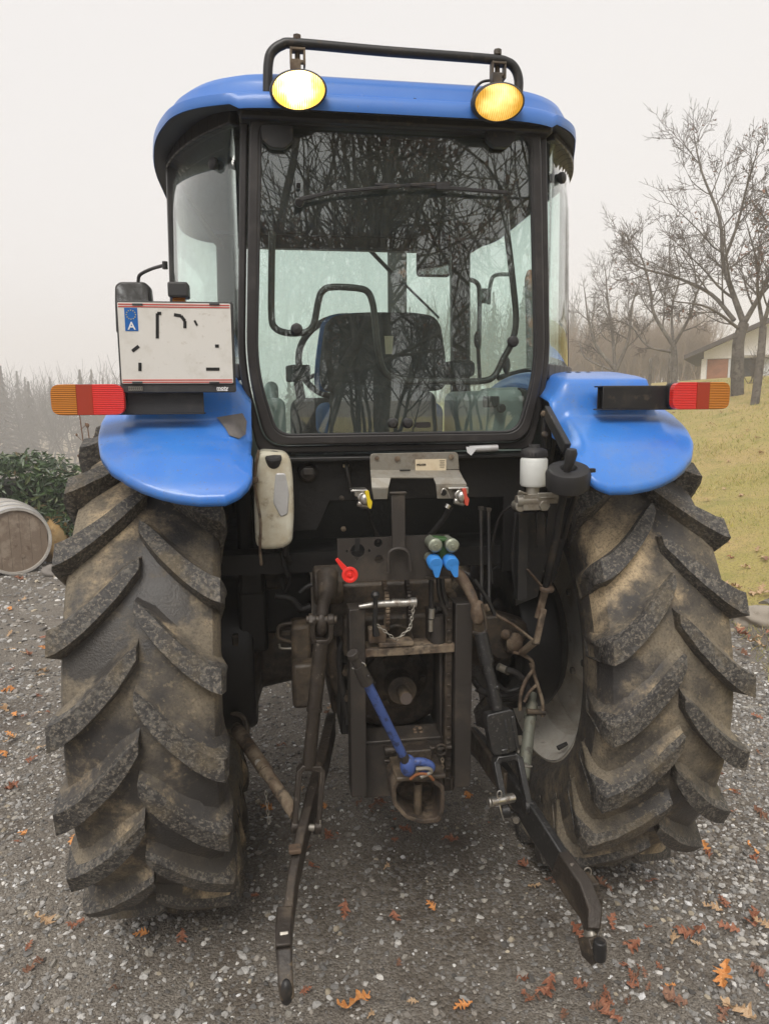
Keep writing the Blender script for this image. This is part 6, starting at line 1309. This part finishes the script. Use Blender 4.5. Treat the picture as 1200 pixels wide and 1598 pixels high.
# ------------------------------------------------------------------ brake reservoir, round cap, struts at the right
BR = empty('brake_reservoir', (0, 0, 0), T); p = A(832, 758, -.56); k = .0017
q = MB(); q.lathe([(.020, -.004), (.034, .000), (.0375, .006), (.0375, .072), (.034, .078), (.030, .080)], p, (0, 0, 1), 36); q.build('fluid_bottle', M['brakefluid'], BR)
q = MB(); q.lathe([(.034, .080), (.036, .082), (.036, .094), (.033, .100), (.024, .104), (.016, .106), (.015, .114), (0, .115)], p, (0, 0, 1), 32)
for i in range(24): a_ = i*math.pi/12; q.box(p+Vector((.0355*math.cos(a_), .0355*math.sin(a_), .088)), (.003, .003, .010))
q.build('bottle_cap', M['rubberseal'], BR)
VB = empty('brake_valve', (0, 0, 0), T); v = A(825, 782, -.57)
q = MB(); q.box(v, (.05, .05, .045)); q.cyl(v+Vector((-.04, -.01, .002)), v+Vector((.02, -.01, .002)), .017, n=16); q.cyl(v+Vector((-.03, -.02, -.012)), v+Vector((-.03, .02, -.012)), .015, n=12); q.cyl(v+Vector((.010, 0, .02)), v+Vector((.010, 0, .05)), .018, n=16); q.cyl(v+Vector((.035, -.03, -.01)), v+Vector((.035, .0, -.01)), .016, n=6); q.tube([v+Vector((-.01, -.02, .02)), v+Vector((-.04, -.03, .032))], .004, 8); q.build('valve_body', M['silver'], VB, bevel=.004)
q = MB(); q.box(v+Vector((.045, -.02, .010)), (.060, .012, .030)); q.box(v+Vector((.045, -.0275, .012)), (.045, .002, .004)); q.build('valve_arm', M['silver'], VB, bevel=.002)
tubeP([(797, 790), (780, 805), (770, 840), (766, 880), (768, 910)], [-.56, -.52, -.48, -.45, -.45], .004, 'brake_hose', M['hose'], VB)
RC = empty('hitch_release_drum', (0, 0, 0), T); p = A(886, 745, -.70)
q = MB(); ax_ = Vector((-.12, -.35, 1)).normalized(); q.lathe([(.050, -.030), (.056, -.024), (.058, .010), (.052, .024), (.040, .030), (.022, .028), (.018, .020), (.017, .006), (0, .004)], p, ax_, 44); q.build('drum_cover', M['rubberseal'], RC)
q = MB(); q.box(p+Vector((.048, .0, .010)), (.035, .045, .028)); q.cyl(p+Vector((.06, -.02, .002)), p+Vector((.075, -.02, -.002)), .006, n=8); q.box(p+Vector((.060, -.006, -.020)), (.018, .03, .03)); q.build('drum_latch', M['black'], RC, bevel=.004)
kb = A(891, 712, -.745); q = MB(); q.tube([kb+Vector((-.004, .02, -.045)), kb+Vector((-.001, .006, -.012)), kb+Vector((0, 0, .008)), kb+Vector((0, -.002, .018))], [.0075, .0135, .0155, .012], 18); q.build('knob', M['rubberseal'], RC)
q = MB(); q.tube([kb+Vector((-.004, .02, -.045)), p+Vector((0, .005, .0))], .005, 8); q.build('knob_stem', M['black'], RC)
tubeP([(880, 770), (873, 800), (865, 850), (857, 890), (851, 918)], [-.66, -.62, -.58, -.54, -.50], .0105, 'drum_stalk', M['black'], RC)
tubeP([(900, 768), (889, 800), (879, 840)], [-.66, -.60, -.56], .008, 'drum_stay', M['black'], RC)
q = MB(); p = A(853, 918, -.50); q.lathe([(.022, -.006), (.022, .004), (.012, .010), (.010, .03)], p, (0, -.2, 1), 20); q.bar(A(822, 888, -.52), A(845, 915, -.50), .010, .006); q.build('stalk_foot', M['rustiron'], RC, bevel=.002)
q = MB(); q.bar(A(852, 640, -.48), A(884, 700, -.66), .018, .030, up=(0, -1, 0)); q.bar(A(852, 640, -.46), A(851, 700, -.46), .02, .03, up=(0, -1, 0)); q.bar(A(849, 640, -.47), A(848, 700, -.47), .012, .02, up=(0, -1, 0)); st_ = q.build('cab_strut', M['black'], T, bevel=.003)
for px, py in ((848, 646), (849, 678)): ball(A(px, py, -.49), .009, 'strut_bolt', M['grime'], st_)
# upright bracket plates, rods and hoses on the right
q = MB(); P_ = PX([(803, 800), (848, 800), (852, 870), (838, 930), (803, 945), (797, 870)], -.46); q.prism(P_, .012, (0, -.46, 0)); P_ = PX([(856, 780), (905, 775), (880, 850), (866, 905), (850, 920), (848, 850)], -.44); q.prism(P_, .010, (0, -.44, 0)); q.bar(A(836, 795, -.49), A(838, 855, -.49), .004, .01, up=(0, -1, 0)); q.bar(A(815, 800, -.485), A(812, 935, -.485), .03, .03, up=(0, -1, 0)); q.build('bracket_post', M['black'], T, bevel=.003)
q = MB(); q.bar(A(839, 965, -.47), A(850, 922, -.47), .022, .012, up=(0, -1, 0)); q.bar(A(848, 950, -.48), A(836, 1005, -.48), .018, .014, up=(0, -1, 0)); q.bar(A(836, 1000, -.47), A(812, 1020, -.42), .018, .018, up=(0, -1, 0)); q.build('muddy_link', M['rustiron'], T, bevel=.003)
q = MB()
for px, py0, py1 in ((750, 795, 960), (762, 797, 945)): q.tube(curve([A(px, py0, -.44), A(px+1, (py0+py1)/2, -.46), A(px+1, py1, -.50)], 4), .0055, 8); q.box(A(px, py0-2, -.44), (.014, .014, .010))
q.build('control_rod', M['black'], T)
q = MB(); q.tube(curve([A(762, 945, -.50), A(775, 960, -.50), A(800, 975, -.49), A(830, 998, -.48)], 4), .0045, 8); q.cyl(A(757, 945, -.50), A(762, 952, -.50), .008, n=8); q.build('bent_rod', M['rustiron'], T)
for i, (L_, r_) in enumerate((([(673, 905), (673, 940), (674, 965)], .0075), ([(690, 903), (692, 925), (700, 950)], .0065), ([(683, 900), (686, 930), (697, 960)], .006), ([(740, 905), (760, 935), (772, 960)], .006))):
    tubeP(L_, -.54, r_, 'hydraulic_hose', M['hose'], T)
q = MB(); q.cyl(A(674, 950, -.545), A(673, 965, -.545), .009, n=12); q.cyl(A(672, 967, -.545), A(672, 985, -.545), .007, n=12); q.build('hose_fitting', M['silver'], T)
q = MB(); q.tube(curve([A(680, 960, -.53), A(681, 985, -.53), A(683, 1005, -.53)], 4), [.022]*9, 12); q.build('grey_sleeve', M['post'], T)
for i, (L_, r_, Y) in enumerate((([(790, 1045), (808, 1052), (822, 1072), (818, 1095)], .010, -.40), ([(745, 1075), (775, 1085), (805, 1080), (818, 1060)], .011, -.34), ([(770, 1062), (790, 1078), (815, 1072)], .008, -.36), ([(738, 1060), (750, 1075), (775, 1090), (810, 1088)], .010, -.30),
        ([(430, 930), (455, 935), (470, 950), (485, 945)], .010, -.30), ([(440, 900), (445, 925), (460, 940), (470, 955)], .008, -.28), ([(455, 880), (452, 905), (445, 925)], .006, -.30), ([(468, 925), (480, 915), (492, 912)], .007, -.36), ([(440, 860), (443, 880), (450, 900)], .006, -.35))):
    tubeP(L_, Y, r_, 'hydraulic_hose', M['hose'], T)
q = MB(); q.cyl(A(777, 1040, -.38), A(794, 1048, -.38), .012, n=14); q.build('hose_fitting', M['silver'], T)
q = MB(); P_ = PX([(735, 965), (780, 960), (822, 972), (826, 990), (812, 1010), (795, 1030), (775, 1030), (740, 1000)], -.30); q.prism(P_, .08, (0, -.26, 0)); q.box(A(800, 1005, -.32), (.05, .04, .05)); q.build('muddy_bracket', M['rustiron'] if False else M['grime'], T, bevel=.008)
q = MB(); q.ell(A(803, 1003, -.335), (.028, .018, .034), 10, 7); q.ell(A(790, 990, -.33), (.02, .014, .018), 8, 6); q.build('dried_mud', M['rustiron'], T)
tubeP([(505, 1000), (470, 1003), (438, 997), (434, 985), (440, 975), (465, 972), (475, 971)], -.30, .006, 'guard_loop', M['grime'], T, cn=4)
tubeP([(470, 1011), (440, 1012), (436, 1005)], -.30, .004, 'guard_loop', M['silver'], T, cn=4)
for px, py, Y, d_ in ((448, 985, -.26, (.04, .04, .02)), (436, 902, -.10, (.05, .06, .03)), (368, 1000, -.22, (.02, .04, .05))):
    q = MB(); q.box(A(px, py, Y), d_); q.build('small_bracket', M['grime'], T, bevel=.004)
tubeP([(546, 985), (530, 1020), (537, 1090), (545, 1130)], -.42, .010, 'side_hose', M['hose'], T)
q = MB(); q.box(A(540, 1050, -.33), (.05, .14, .34)); q.box(A(690, 1050, -.33), (.05, .14, .34)); q.box(A(628, 1150, -.25), (.34, .2, .05)); q.bar(A(535, 1015, -.42), A(560, 985, -.42), .012, .02, up=(0, -1, 0)); q.build('axle_casting', M['grimedark'], T, bevel=.01)
path_bar([A(735, 1150, -.30), A(768, 1200, -.55), A(790, 1225, -.64)], .016, .07, 'inner_stay', M['grime'], T)

# ------------------------------------------------------------------ damp winter haze
q = MB(); q.box((0, 70, 5), (300, 260, 24)); hz = q.build('haze', [], None, smooth=0); tag(hz, kind='stuff')
hm = bpy.data.materials.new('haze_air'); hm.use_nodes = True; hn = hm.node_tree; hn.nodes.clear()
ho = hn.nodes.new('ShaderNodeOutputMaterial'); hv = hn.nodes.new('ShaderNodeVolumePrincipled'); hv.inputs['Color'].default_value = (.96, .95, .94, 1); hv.inputs['Density'].default_value = .0052; hv.inputs['Anisotropy'].default_value = 0
hn.links.new(hv.outputs[0], ho.inputs['Volume']); hz.data.materials.append(hm)

# keep the hierarchy at thing > part > sub-part
def depth(o):
    k = 0
    while o.parent: o = o.parent; k += 1
    return k
bpy.context.view_layer.update()
for o in list(scene.objects):
    while depth(o) > 2: o.parent = o.parent.parent
for o in [o for o in scene.objects if o.type == 'EMPTY' and not o.children]: bpy.data.objects.remove(o)
